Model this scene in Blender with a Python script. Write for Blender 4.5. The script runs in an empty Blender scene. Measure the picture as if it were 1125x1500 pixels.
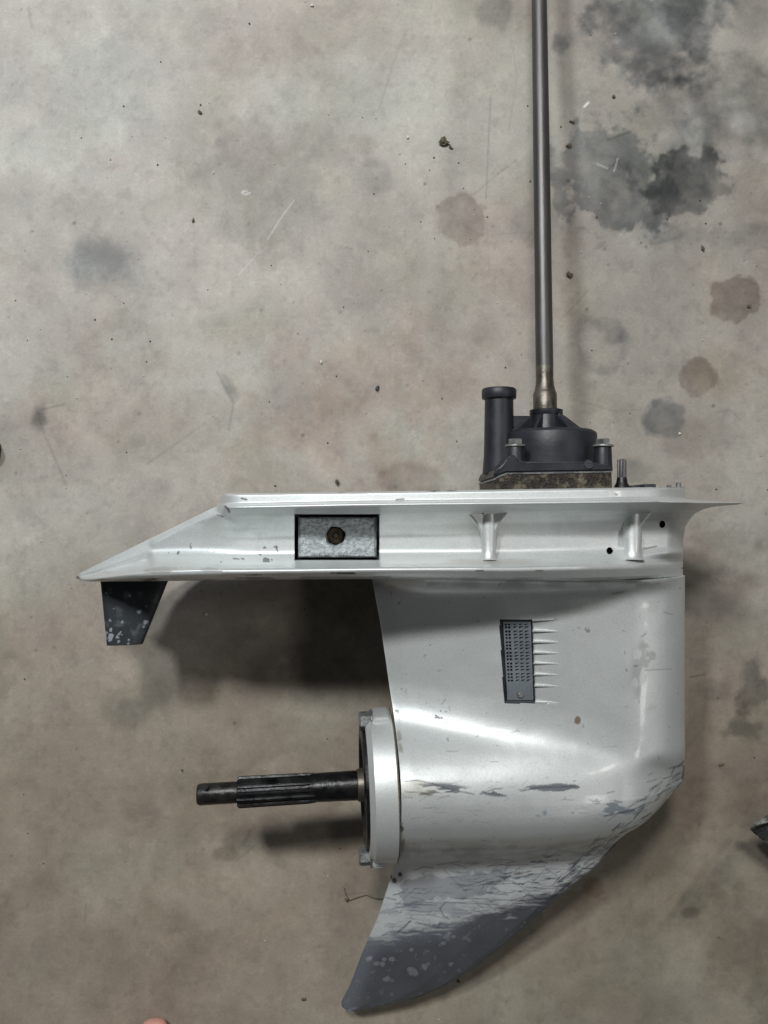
import bpy, bmesh, math, random
import numpy as np
from mathutils import Vector, Matrix

random.seed(4)
rng = np.random.default_rng(7)
S = bpy.context.scene
COL = S.collection

# ------------------------------------------------------------------ camera
H = 0.62            # camera height over the floor (m)
F = 1150.0          # focal length in photo pixels (photo 1125 x 1500)
cam = bpy.data.cameras.new('camera')
cam.sensor_fit = 'VERTICAL'; cam.sensor_height = 24.0
cam.lens = 24.0 * F / 1500.0
cam.clip_start = 0.01; cam.clip_end = 50
camo = bpy.data.objects.new('camera', cam); COL.objects.link(camo)
camo.location = (0, 0, H)
S.camera = camo
# ------------------------------------------------------------------ world, lamps, exposure
w = bpy.data.worlds.new('World'); S.world = w; w.use_nodes = True
w.node_tree.nodes['Background'].inputs[0].default_value = (0.90, 0.97, 1.0, 1)
w.node_tree.nodes['Background'].inputs[1].default_value = 0.02
S.view_settings.view_transform = 'Standard'; S.view_settings.look = 'None'
S.view_settings.exposure = 0.10; S.view_settings.gamma = 1.0

def lamp(name, loc, size, power, color, size_y=None, target=(0, 0, 0.05)):
    l = bpy.data.lights.new(name, 'AREA'); l.energy = power; l.color = color
    if size_y: l.shape = 'RECTANGLE'; l.size = size; l.size_y = size_y
    else: l.shape = 'DISK'; l.size = size
    o = bpy.data.objects.new(name, l); COL.objects.link(o); o.location = loc
    d = Vector(target) - Vector(loc); o.rotation_euler = d.to_track_quat('-Z', 'Y').to_euler()
    return o
lamp('ceiling_lamp', (-0.78, 1.12, 1.70), 0.19, 20, (0.93, 0.98, 1.0))
lamp('ceiling_lamp', (-0.18, 1.09, 1.70), 0.26, 19, (1.0, 0.985, 0.96))
lamp('ceiling_lamp', (1.45, 0.35, 1.75), 0.26, 4.5, (1.0, 0.98, 0.95))
lamp('ceiling_lamp', (1.40, -0.85, 1.75), 0.26, 2.8, (1.0, 0.98, 0.95))
lamp('window_light', (-1.35, 1.55, 1.25), 0.8, 4.5, (0.80, 0.90, 1.0), 1.0)

# ------------------------------------------------------------------ helpers
def P(px, py, z=0.0):
    s = (H - z) / F
    return Vector(((px - 562.5) * s, (750.0 - py) * s, z))
def srgb(r, g, b):
    f = lambda c: (c/255/12.92) if c/255 <= 0.04045 else ((c/255+0.055)/1.055)**2.4
    return (f(r), f(g), f(b))
def S2(r, g, b): return np.array(srgb(r, g, b))

def sstep(a, b, x):
    t = np.clip((x-a)/(b-a), 0, 1); return t*t*(3-2*t)
_T = rng.random((64, 256, 256))
_k = [0]
def vnoise(x, y, seed=0):
    T = _T[seed % 64]
    xi = np.floor(x).astype(np.int64); yi = np.floor(y).astype(np.int64)
    fx = x-xi; fy = y-yi
    fx = fx*fx*(3-2*fx); fy = fy*fy*(3-2*fy)
    a = T[xi & 255, yi & 255]; b = T[(xi+1) & 255, yi & 255]
    c = T[xi & 255, (yi+1) & 255]; d = T[(xi+1) & 255, (yi+1) & 255]
    return (a*(1-fx)+b*fx)*(1-fy) + (c*(1-fx)+d*fx)*fy
def fbm(x, y, sc, seed=0, octv=4, ax=1.0, ay=1.0):
    v = 0; am = 1; t = 0
    for i in range(octv):
        f = 2.03**i/sc
        v = v + am*vnoise(x*f*ax+17.3*i+5, y*f*ay+9.1*i+3, seed+i*7); t += am; am *= 0.52
    return v/t
def seg_dist(x, y, pts):
    d = np.full(x.shape, 1e9)
    for (x0, y0), (x1, y1) in zip(pts[:-1], pts[1:]):
        vx, vy = x1-x0, y1-y0; L = vx*vx+vy*vy+1e-9
        t = np.clip(((x-x0)*vx+(y-y0)*vy)/L, 0, 1)
        d = np.minimum(d, np.hypot(x-x0-t*vx, y-y0-t*vy))
    return d
def stroke(x, y, pts, wd, soft=0.8):
    """mask of a hand drawn line, thin at its ends"""
    m = np.zeros(x.shape)
    P0 = np.array(pts, float); lo = P0.min(0)-wd*2-4; hi = P0.max(0)+wd*2+4
    sel = (x > lo[0]) & (x < hi[0]) & (y > lo[1]) & (y < hi[1])
    if not sel.any(): return m
    d = seg_dist(x[sel], y[sel], pts)
    m[sel] = np.clip((wd/2+soft-d)/(2*soft), 0, 1)
    return m
def mix(c, col, m):
    m = np.clip(m, 0, 1)[..., None]
    return c*(1-m) + np.asarray(col)*m

# ---- object plumbing
def link(name, me, mat=None, parent=None, smooth=False, angle=None):
    o = bpy.data.objects.new(name, me); COL.objects.link(o)
    if mat is not None and not me.materials: me.materials.append(mat)
    if parent is not None: o.parent = parent
    if smooth: me.polygons.foreach_set('use_smooth', [True]*len(me.polygons))
    if angle: me.set_sharp_from_angle(angle=math.radians(angle))
    return o
def tag(o, label, cat, group=None, kind=None):
    o['label'] = label; o['category'] = cat
    if group: o['group'] = group
    if kind: o['kind'] = kind
    return o
def empty(name, loc):
    o = bpy.data.objects.new(name, None); COL.objects.link(o); o.location = loc
    o.empty_display_size = 0.02
    return o
def mesh_np(name, V, faces, C=None, M=None, smooth=True):
    me = bpy.data.meshes.new(name)
    V = np.asarray(V, np.float32)
    me.vertices.add(len(V)); me.vertices.foreach_set('co', V.ravel())
    faces = np.asarray(faces, np.int32)
    n, k = faces.shape
    me.loops.add(n*k); me.loops.foreach_set('vertex_index', faces.ravel())
    me.polygons.add(n)
    me.polygons.foreach_set('loop_start', np.arange(0, n*k, k, dtype=np.int32))
    me.polygons.foreach_set('use_smooth', np.full(n, smooth))
    me.update(calc_edges=True); me.validate()
    if C is not None:
        a = me.attributes.new('paint', 'FLOAT_COLOR', 'POINT')
        cc = np.ones((len(V), 4), np.float32); cc[:, :3] = C
        if M is not None: cc[:, 3] = M
        a.data.foreach_set('color', cc.ravel())
    return me
def bm_mesh(bm, name):
    bmesh.ops.recalc_face_normals(bm, faces=bm.faces[:])
    me = bpy.data.meshes.new(name); bm.to_mesh(me); bm.free(); return me
def lathe(name, prof, axis_o, axis_d, n=32, mat=None, parent=None, angle=35, wob=None, caps=True):
    """prof: list of (distance along the axis, radius)"""
    a = Vector(axis_d).normalized()
    u = a.orthogonal().normalized(); v = a.cross(u)
    bm = bmesh.new(); rings = []
    for t, r in prof:
        ring = []
        for i in range(n):
            th = 2*math.pi*i/n; rr = r if wob is None else r*wob(t, th)
            ring.append(bm.verts.new(Vector(axis_o)+a*t+u*(rr*math.cos(th))+v*(rr*math.sin(th))))
        rings.append(ring)
    for A, B in zip(rings[:-1], rings[1:]):
        for i in range(n): bm.faces.new((A[i], A[(i+1) % n], B[(i+1) % n], B[i]))
    if caps: bm.faces.new(rings[0][::-1]); bm.faces.new(rings[-1])
    return link(name, bm_mesh(bm, name), mat, parent, True, angle)
def prism(name, pts, thick_dir, mat, parent, bev=0.0, seg=2):
    """closed polygon (3-D points) extruded by the vector thick_dir"""
    bm = bmesh.new(); t = Vector(thick_dir)
    a = [bm.verts.new(Vector(p)) for p in pts]; b = [bm.verts.new(Vector(p)+t) for p in pts]
    n = len(a); bm.faces.new(a); bm.faces.new(b[::-1])
    for i in range(n): bm.faces.new((a[i], b[i], b[(i+1) % n], a[(i+1) % n]))
    bmesh.ops.recalc_face_normals(bm, faces=bm.faces[:])
    if bev: bmesh.ops.bevel(bm, geom=bm.edges[:], offset=bev, segments=seg, affect='EDGES', clamp_overlap=True)
    return link(name, bm_mesh(bm, name), mat, parent, bev > 0, 40 if bev else None)
def rbox(name, lo, hi, mat, parent, bev=0.001, seg=2):
    x0, y0, z0 = lo; x1, y1, z1 = hi
    return prism(name, [(x0, y0, z0), (x1, y0, z0), (x1, y1, z0), (x0, y1, z0)], (0, 0, z1-z0), mat, parent, bev, seg)
def hexbolt(name, base, axis, r, h, mat, parent, washer=None):
    o = lathe(name, [(0, r), (h*0.85, r), (h, r*0.86)], base, axis, 6, mat, parent, 25)
    if washer: lathe('washer', [(-washer[1], washer[0]*0.97), (-washer[1]*0.8, washer[0]), (-0.0001, washer[0]), (0.0002, washer[0]*0.97)], base, axis, 24, mat, o, 35)
    return o

# ------------------------------------------------------------------ materials
def nodes(name):
    m = bpy.data.materials.new(name); m.use_nodes = True
    nt = m.node_tree; return m, nt, nt.nodes['Principled BSDF']
def add_bump(nt, bs, scale, strength, dist=0.001, detail=6, vec=None, rough=0.6):
    tc = nt.nodes.new('ShaderNodeTexCoord'); no = nt.nodes.new('ShaderNodeTexNoise')
    no.inputs['Scale'].default_value = scale; no.inputs['Detail'].default_value = detail; no.inputs['Roughness'].default_value = rough
    src = tc.outputs['Object']
    if vec:
        mp = nt.nodes.new('ShaderNodeMapping'); mp.inputs['Scale'].default_value = vec
        nt.links.new(src, mp.inputs[0]); src = mp.outputs[0]
    nt.links.new(src, no.inputs['Vector'])
    b = nt.nodes.new('ShaderNodeBump'); b.inputs['Strength'].default_value = strength; b.inputs['Distance'].default_value = dist
    nt.links.new(no.outputs['Fac'], b.inputs['Height']); nt.links.new(b.outputs[0], bs.inputs['Normal'])
    return no
def plain(name, c1, c2, metallic, r1, r2, nscale=60, bump=0.3, bscale=300, vec=None, spread=(0.35, 0.65), bdist=0.0008):
    m, nt, bs = nodes(name)
    tc = nt.nodes.new('ShaderNodeTexCoord'); no = nt.nodes.new('ShaderNodeTexNoise')
    no.inputs['Scale'].default_value = nscale; no.inputs['Detail'].default_value = 8; no.inputs['Roughness'].default_value = 0.65
    src = tc.outputs['Object']
    if vec:
        mp = nt.nodes.new('ShaderNodeMapping'); mp.inputs['Scale'].default_value = vec
        nt.links.new(src, mp.inputs[0]); src = mp.outputs[0]
    nt.links.new(src, no.inputs['Vector'])
    cr = nt.nodes.new('ShaderNodeValToRGB')
    cr.color_ramp.elements[0].position = spread[0]; cr.color_ramp.elements[1].position = spread[1]
    cr.color_ramp.elements[0].color = (*c1, 1); cr.color_ramp.elements[1].color = (*c2, 1)
    nt.links.new(no.outputs['Fac'], cr.inputs[0]); nt.links.new(cr.outputs[0], bs.inputs['Base Color'])
    mr = nt.nodes.new('ShaderNodeMapRange'); mr.inputs[1].default_value = 0.3; mr.inputs[2].default_value = 0.7
    mr.inputs[3].default_value = r1; mr.inputs[4].default_value = r2
    nt.links.new(no.outputs['Fac'], mr.inputs[0]); nt.links.new(mr.outputs[0], bs.inputs['Roughness'])
    bs.inputs['Metallic'].default_value = metallic
    if bump: add_bump(nt, bs, bscale, bump, bdist, vec=vec)
    return m

def painted():
    """silver enamel: colour and metalness are carried by the 'paint' attribute"""
    m, nt, bs = nodes('silver_enamel')
    at = nt.nodes.new('ShaderNodeAttribute'); at.attribute_name = 'paint'
    tc = nt.nodes.new('ShaderNodeTexCoord'); no = nt.nodes.new('ShaderNodeTexNoise')
    no.inputs['Scale'].default_value = 1100; no.inputs['Detail'].default_value = 3
    nt.links.new(tc.outputs['Object'], no.inputs['Vector'])
    mr = nt.nodes.new('ShaderNodeMapRange'); mr.inputs[3].default_value = 0.80; mr.inputs[4].default_value = 1.20
    nt.links.new(no.outputs['Fac'], mr.inputs[0])
    mx = nt.nodes.new('ShaderNodeVectorMath'); mx.operation = 'SCALE'
    nt.links.new(at.outputs['Color'], mx.inputs[0]); nt.links.new(mr.outputs[0], mx.inputs['Scale'])
    nt.links.new(mx.outputs[0], bs.inputs['Base Color'])
    me = nt.nodes.new('ShaderNodeMath'); me.operation = 'MULTIPLY'; me.inputs[1].default_value = 0.52
    nt.links.new(at.outputs['Alpha'], me.inputs[0]); nt.links.new(me.outputs[0], bs.inputs['Metallic'])
    ro = nt.nodes.new('ShaderNodeMapRange'); ro.inputs[3].default_value = 0.62; ro.inputs[4].default_value = 0.47
    nt.links.new(at.outputs['Alpha'], ro.inputs[0]); nt.links.new(ro.outputs[0], bs.inputs['Roughness'])
    bs.inputs['Coat Weight'].default_value = 0.22; bs.inputs['Coat Roughness'].default_value = 0.10
    add_bump(nt, bs, 420, 0.16, 0.0004)
    return m
M_PAINT = painted()
M_BLACK = plain('black_plastic', srgb(20, 22, 27), srgb(35, 38, 45), 0.0, 0.36, 0.55, 40, 0.12, 500)
M_STEEL = plain('dull_steel', srgb(78, 76, 75), srgb(108, 106, 106), 0.75, 0.40, 0.55, 25, 0.25, 200, (1, 0.12, 1))
M_RUST = plain('oily_steel', srgb(78, 74, 68), srgb(116, 110, 100), 0.7, 0.3, 0.5, 60, 0.35, 220)
M_BOLT = plain('zinc_bolt', srgb(84, 86, 84), srgb(140, 143, 140), 0.55, 0.35, 0.5, 150, 0.4, 500)
M_GASKET = plain('corroded_plate', srgb(40, 34, 27), srgb(150, 138, 116), 0.35, 0.3, 0.7, 130, 0.9, 260, None, (0.50, 0.78), 0.003)
M_ANODE = plain('zinc_anode', srgb(150, 156, 157), srgb(206, 212, 214), 0.1, 0.4, 0.65, 420, 1.0, 420, None, (0.38, 0.62), 0.003)
M_GREASE = plain('black_grease', srgb(10, 11, 13), srgb(34, 34, 35), 0.3, 0.2, 0.5, 90, 0.35, 260, None, (0.35, 0.65), 0.001)
M_DARK = plain('dark_cavity', srgb(12, 12, 12), srgb(22, 20, 18), 0.0, 0.7, 0.9, 40, 0)
M_GRILLE = plain('grey_plastic_grille', srgb(92, 98, 103), srgb(110, 117, 122), 0.0, 0.42, 0.6, 60, 0.2, 500)
M_RIM = plain('dark_rubber_rim', srgb(30, 34, 38), srgb(52, 58, 62), 0.0, 0.5, 0.7, 60, 0.2, 500)
M_BROWN = plain('rusty_cavity', srgb(52, 42, 28), srgb(112, 98, 74), 0.3, 0.5, 0.8, 260, 0.8, 500)
M_TAB = plain('trim_tab_zinc', srgb(26, 30, 32), srgb(88, 96, 100), 0.25, 0.35, 0.6, 75, 0.7, 220, None, (0.50, 0.80), 0.002)
M_GRIT_D = plain('dark_crumb', srgb(58, 50, 40), srgb(118, 106, 86), 0.0, 0.6, 0.9, 500, 0.6, 900)
M_GRIT_L = plain('pale_crumb', srgb(190, 188, 180), srgb(225, 224, 220), 0.0, 0.5, 0.8, 500, 0.3, 900)
M_SKIN = plain('skin', srgb(190, 140, 125), srgb(215, 160, 148), 0.0, 0.45, 0.6, 60, 0.3, 400)
M_NAIL = plain('nail', srgb(222, 186, 172), srgb(232, 200, 188), 0.0, 0.3, 0.4, 60, 0)
M_WEDGE = plain('chipped_dark_metal', srgb(40, 42, 42), srgb(120, 122, 118), 0.3, 0.45, 0.7, 120, 0.8, 200, None, (0.55, 0.75), 0.002)
M_WEDGE2 = plain('worn_pale_metal', srgb(96, 96, 90), srgb(175, 176, 170), 0.4, 0.4, 0.7, 160, 0.8, 260, None, (0.4, 0.6), 0.002)

def floor_mat():
    m, nt, bs = nodes('stained_concrete')
    at = nt.nodes.new('ShaderNodeAttribute'); at.attribute_name = 'paint'
    tc = nt.nodes.new('ShaderNodeTexCoord')
    def noise(sc, det=6, rough=0.65):
        n = nt.nodes.new('ShaderNodeTexNoise'); n.inputs['Scale'].default_value = sc
        n.inputs['Detail'].default_value = det; n.inputs['Roughness'].default_value = rough
        nt.links.new(tc.outputs['Object'], n.inputs['Vector']); return n
    n1 = noise(520, 5, 0.75); n2 = noise(38, 8, 0.7)
    mr = nt.nodes.new('ShaderNodeMapRange'); mr.inputs[1].default_value = 0.25; mr.inputs[2].default_value = 0.75
    mr.inputs[3].default_value = 0.86; mr.inputs[4].default_value = 1.12
    nt.links.new(n1.outputs['Fac'], mr.inputs[0])
    mr2 = nt.nodes.new('ShaderNodeMapRange'); mr2.inputs[1].default_value = 0.3; mr2.inputs[2].default_value = 0.7
    mr2.inputs[3].default_value = 0.92; mr2.inputs[4].default_value = 1.06
    nt.links.new(n2.outputs['Fac'], mr2.inputs[0])
    mu = nt.nodes.new('ShaderNodeMath'); mu.operation = 'MULTIPLY'
    nt.links.new(mr.outputs[0], mu.inputs[0]); nt.links.new(mr2.outputs[0], mu.inputs[1])
    vm = nt.nodes.new('ShaderNodeVectorMath'); vm.operation = 'SCALE'
    nt.links.new(at.outputs['Color'], vm.inputs[0]); nt.links.new(mu.outputs[0], vm.inputs['Scale'])
    nt.links.new(vm.outputs[0], bs.inputs['Base Color'])
    ro = nt.nodes.new('ShaderNodeMapRange'); ro.inputs[3].default_value = 0.50; ro.inputs[4].default_value = 0.78
    nt.links.new(n2.outputs['Fac'], ro.inputs[0]); nt.links.new(ro.outputs[0], bs.inputs['Roughness'])
    bs.inputs['Specular IOR Level'].default_value = 0.35
    add_bump(nt, bs, 120, 0.22, 0.0008, 8)
    return m

# ------------------------------------------------------------------ floor
def axis(lo, hi, step, far):
    a = np.arange(lo, hi+step, step)
    b = lo - np.geomspace(30, far, 26)[::-1]; c = hi+step + np.geomspace(30, far, 26)
    return np.concatenate([b, a, c])
gx = axis(-24, 1150, 2.0, 9000); gy = axis(-24, 1524, 2.0, 9000)
X, Y = np.meshgrid(gx, gy)
C = np.zeros(X.shape+(3,)) + S2(167, 160, 151)
big = fbm(X, Y, 420, 1, 4); med = fbm(X, Y, 130, 5, 5); sm = fbm(X, Y, 34, 9, 5); pk = fbm(X, Y, 190, 13, 4)
C = C*(0.86+0.30*big)[..., None]
C = mix(C, S2(160, 147, 136), sstep(0.46, 0.74, pk)*0.45)
C = mix(C, S2(178, 178, 168), sstep(0.46, 0.78, fbm(X, Y, 160, 21, 4))*0.55)
C = mix(C, S2(148, 145, 130), sstep(0.50, 0.78, fbm(X, Y, 95, 25, 4))*0.4)
C = C*(0.86+0.28*med)[..., None]*(0.91+0.18*sm)[..., None]
vein = np.abs(fbm(X, Y, 150, 37, 6)-.5)*2
C = mix(C, C*np.array([.80, .78, .76]), (1-sstep(0, .16, vein))*.45*sstep(.4, .6, pk))
C = mix(C, C*np.array([.74, .74, .76]), sstep(.50, .70, fbm(X, Y, 70, 39, 5))*.32)
C = mix(C, C*np.array([1.14, 1.13, 1.11]), sstep(.52, .70, fbm(X, Y, 52, 43, 5))*.5)
C = mix(C, C*np.array([.92, .78, .74]), sstep(.50, .66, fbm(X, Y, 40, 47, 5))*.4*(1-sstep(100, 260, np.hypot(X-520, (Y-620)*1.1))))
# light falloff painted in: darker brown lower half, darker right, bluish daylight top left
C = mix(C, C*np.array([1.03, 1.06, 1.11]), 1-sstep(50, 800, np.hypot(X, Y*0.8)))
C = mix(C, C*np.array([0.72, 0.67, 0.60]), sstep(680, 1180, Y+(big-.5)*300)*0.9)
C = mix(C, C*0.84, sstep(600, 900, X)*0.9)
wx = (fbm(X, Y, 20, 31, 6)-0.5); wy = (fbm(X, Y, 60, 35, 5)-0.5); wz = fbm(X, Y, 15, 55, 5)
def stain(cx, cy, rx, ry, a, col, edge=0.25, rough=0.5, rot=0, ring=0):
    global C
    c, s = math.cos(rot), math.sin(rot)
    sel = (abs(X-cx) < (rx+ry)*1.8) & (abs(Y-cy) < (rx+ry)*1.8)
    x = X[sel]-cx; y = Y[sel]-cy
    q = np.hypot((x*c+y*s)/rx, (-x*s+y*c)/ry) + rough*(wx[sel]*1.4+wy[sel]*1.3)
    m = 1-sstep(1-edge, 1+edge, q)
    m = m*np.clip(0.15+1.0*sm[sel]+0.75*wz[sel], 0, 1.25)
    if ring: m = m*sstep(0.35, 0.8, q)
    t = C[sel]; C[sel] = mix(t, t*np.asarray(col), m*a)
G = (0.40, 0.44, 0.48); B = (0.50, 0.45, 0.42); K = (0.30, 0.32, 0.33); W = (1.7, 1.75, 1.8)
for s in [(148, 385, 48, 34, .62, G, .5), (675, 322, 37, 34, .6, B, .12), (545, 262, 34, 28, .30, G, .3), (535, 213, 17, 17, .25, B, .3),
          (375, 270, 80, 95, .26, G, .3, .9), (900, 262, 84, 78, .75, G, .12, .8), (925, 295, 50, 42, .25, K, .2), (1005, 262, 66, 44, .78, K, .15, .9),
          (925, 255, 30, 22, .6, K, .7), (1000, 245, 60, 70, .25, G, .5), (958, 40, 92, 76, .8, G, .35, 1.0), (905, 22, 44, 36, .5, K, .5, .9), (1000, 20, 28, 34, .6, K, .3, .9), (975, 92, 46, 26, .5, K, .5, .8),
          (1085, 150, 95, 65, .6, K, .6, 1.0), (1010, 190, 60, 90, .35, G, .6, .9), (725, 14, 24, 24, .45, G, .3), (820, 66, 9, 13, .7, G, .5, .9), (1108, 15, 32, 42, .4, K, .4, .6),
          (1078, 440, 38, 31, .68, B, .10, .6), (1020, 550, 33, 33, .7, B, .12, .5), (973, 610, 34, 29, .78, G, .15, .5), (1010, 640, 40, 30, .25, B, .3, .5),
          (1050, 545, 40, 42, .22, (.9, .8, .55), .4), (880, 505, 44, 36, .38, G, .2, .7, .4, 1), (902, 492, 14, 12, .5, G, .4), (785, 322, 34, 30, .4, G, .3), (800, 245, 18, 40, .45, K, .6),
          (600, 700, 50, 30, .5, B, .3, .6), (1095, 345, 60, 22, .38, G, .6, .9), (975, 342, 45, 14, .35, G, .6, .8), (1110, 285, 42, 50, .35, B, .2, .5),
          (185, 1045, 36, 26, .40, G, .4), (325, 1250, 18, 11, .55, B, .3, .7), (1100, 1005, 22, 32, .62, K, .4, 1.1), (1092, 1070, 45, 18, .6, K, .4, 1.1), (1045, 1010, 24, 14, .3, K, .5, .9),
          (1020, 880, 75, 20, .40, K, .5, .7, .2), (1030, 1000, 60, 90, .16, B, .6), (1105, 1120, 45, 60, .35, B, .4), (1085, 1385, 60, 75, .5, B, .5, .7), (1030, 1310, 70, 16, .35, G, .6, .8, -.75),
          (1012, 1338, 14, 7, .5, K, .5, .6), (868, 1300, 14, 14, .5, (.62, .5, .38), .3, .5), (1083, 1240, 7, 7, .6, K, .5, .3), (985, 790, 50, 50, .18, B, .5), (1060, 800, 45, 26, .35, B, .5, .8),
          (500, 600, 120, 90, .16, (.8, .65, .62), .5, .9), (930, 60, 24, 20, .2, G, .6), (470, 1040, 160, 60, .14, B, .6), (420, 600, 130, 40, .18, B, .6, .9), (55, 655, 70, 60, .22, B, .6, .8), (335, 565, 9, 22, .45, K, .6, .7, -.4),
          (58, 608, 10, 18, .7, K, .6, .8), (560, 380, 60, 90, .14, B, .6), (175, 240, 14, 12, .2, (1.0, .75, .7), .3, .3, 0, 1), (95, 1100, 90, 120, .15, B, .6, .9), (225, 1330, 90, 160, .15, B, .6, .9),
          (700, 680, 60, 40, .25, G, .6, .8), (930, 690, 22, 18, .4, G, .4, .6), (640, 620, 60, 60, .14, (.8, .65, .6), .6), (1040, 640, 40, 50, .2, B, .6)]:
    stain(*s)
for s in [(972, 42, 30, 22, .55, W, .6, 1.0), (910, 60, 20, 14, .4, W, .6, 1.0), (1083, 178, 20, 19, .60, (1.8, 1.85, 1.95), .5, 1.0), (1012, 178, 16, 34, .6, W, .4, .7, -.25), (975, 200, 24, 14, .35, W, .6, .9),
          (1060, 150, 30, 10, .4, W, .6, .9), (1085, 660, 60, 70, .2, (1.4, 1.5, 1.5), .6), (1020, 1370, 60, 80, .22, (1.2, 1.2, 1.15), .6, .9), (250, 160, 200, 160, .12, (1.2, 1.2, 1.2), .6), (60, 480, 120, 160, .10, (1.3, 1.3, 1.3), .6), (900, 1330, 120, 50, .15, (1.3, 1.25, 1.2), .6)]:
    stain(*s)
# cracks, scratches, scuffs
dk = [([(712, 290), (716, 200), (719, 140)], 1.6, .45), ([(712, 290), (716, 400)], 1.2, .2), ([(690, 288), (735, 250), (756, 235)], 1.8, .35), ([(750, 60), (757, 110), (746, 190)], 1.4, .3),
      ([(60, 600), (93, 592)], 2, .6), ([(56, 606), (62, 630), (84, 680), (96, 710)], 3, .35), ([(215, 680), (300, 620)], 3, .25), ([(318, 545), (342, 590), (335, 630)], 2.5, .4),
      ([(820, 470), (862, 425)], 1.6, .35), ([(500, 1312), (530, 1308), (556, 1318), (575, 1316)], 2.0, .4), ([(1012, 992), (1032, 988)], 2.4, .8), ([(880, 110), (885, 98)], 2, .3),
      ([(1036, 1010), (1030, 1070), (1002, 1100)], 6, .15), ([(1070, 1230), (1020, 1290), (985, 1340)], 9, .18), ([(355, 1240), (368, 1215)], 3, .3), ([(345, 1262), (372, 1240)], 2, .35),
      ([(126, 1325), (124, 1350)], 2, .4), ([(0, 1062), (170, 1062)], 1.5, .12), ([(840, 585), (900, 602), (940, 600)], 1.8, .3), ([(1050, 604), (1070, 600), (1085, 615)], 2, .35), ([(555, 160), (575, 95), (592, 50)], 3, .2),
      ([(42, 10), (46, 40)], 4, .2), ([(700, 345), (780, 340)], 2, .12), ([(455, 280), (470, 400)], 2, .14), ([(330, 835), (270, 820)], 3, .2), ([(890, 205), (925, 192)], 3, .45), ([(955, 358), (1000, 346)], 5, .25)]
for pts, wd, a in dk:
    m = stroke(X, Y, pts, wd, 1.3)*(0.45+0.9*sm)
    C = mix(C, C*0.32, m*a)
for pts, wd, a in [([(430, 294), (412, 318), (392, 350)], 1.6, .4), ([(380, 368), (350, 402)], 1.4, .3), ([(862, 150), (856, 156)], 2.6, .95), ([(362, 281), (357, 279), (354, 282), (360, 285), (366, 282)], 1.4, .7), ([(905, 232), (900, 250)], 2, .4), ([(875, 240), (890, 246)], 1.8, .4)]:
    C = mix(C, S2(225, 226, 224), stroke(X, Y, pts, wd, 1.0)*a)
C = C*(1-.10*sstep(.56, .74, fbm(X, Y, 11, 59, 4)))[..., None]*(1+.07*sstep(.58, .74, fbm(X, Y, 8, 61, 3)))[..., None]
# pitting and specks
for n_, col, rr, a in ((260, 0.45, (1.2, 2.6), .6), (40, 0.3, (1.6, 3.2), .8)):
    for i in range(n_):
        cx, cy, r_ = rng.uniform(0, 1125), rng.uniform(0, 1500), rng.uniform(*rr)
        if rng.random() < 0.5: cy = rng.uniform(0, 1500)*0.5+200; cx = rng.uniform(380, 1125)
        i0, i1 = np.searchsorted(gx, [cx-6, cx+6]); j0, j1 = np.searchsorted(gy, [cy-6, cy+6])
        x = X[j0:j1, i0:i1]-cx; y = Y[j0:j1, i0:i1]-cy
        m = np.clip(1.4-np.hypot(x, y)/r_, 0, 1)*a*rng.uniform(.3, 1)
        C[j0:j1, i0:i1] = mix(C[j0:j1, i0:i1], C[j0:j1, i0:i1]*col, m)
C = np.clip(C, 0.01, 0.85)
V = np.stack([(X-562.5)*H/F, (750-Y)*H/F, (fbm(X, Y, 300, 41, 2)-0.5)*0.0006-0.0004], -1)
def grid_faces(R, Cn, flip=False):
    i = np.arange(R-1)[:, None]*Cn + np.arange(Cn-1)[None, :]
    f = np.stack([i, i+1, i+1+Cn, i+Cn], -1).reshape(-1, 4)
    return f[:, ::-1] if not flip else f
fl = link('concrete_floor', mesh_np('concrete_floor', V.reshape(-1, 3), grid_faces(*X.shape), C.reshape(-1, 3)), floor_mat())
fl['kind'] = 'structure'

# ------------------------------------------------------------------ the outboard lower unit
ZC = 0.080
U = empty('outboard_lower_unit', P(720, 850, 0.0))
tag(U, 'silver boat motor lower unit with long drive shaft and worn skeg lying on concrete', 'boat motor part')
UI = Matrix.Translation(-Vector(U.location))
_before = set(bpy.data.objects)
zm = lambda py: ZC - (np.asarray(py, float)-850)*3.0e-5 - 0.044*np.clip((np.asarray(py, float)-1160)/318, 0, 2)**1.5

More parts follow.
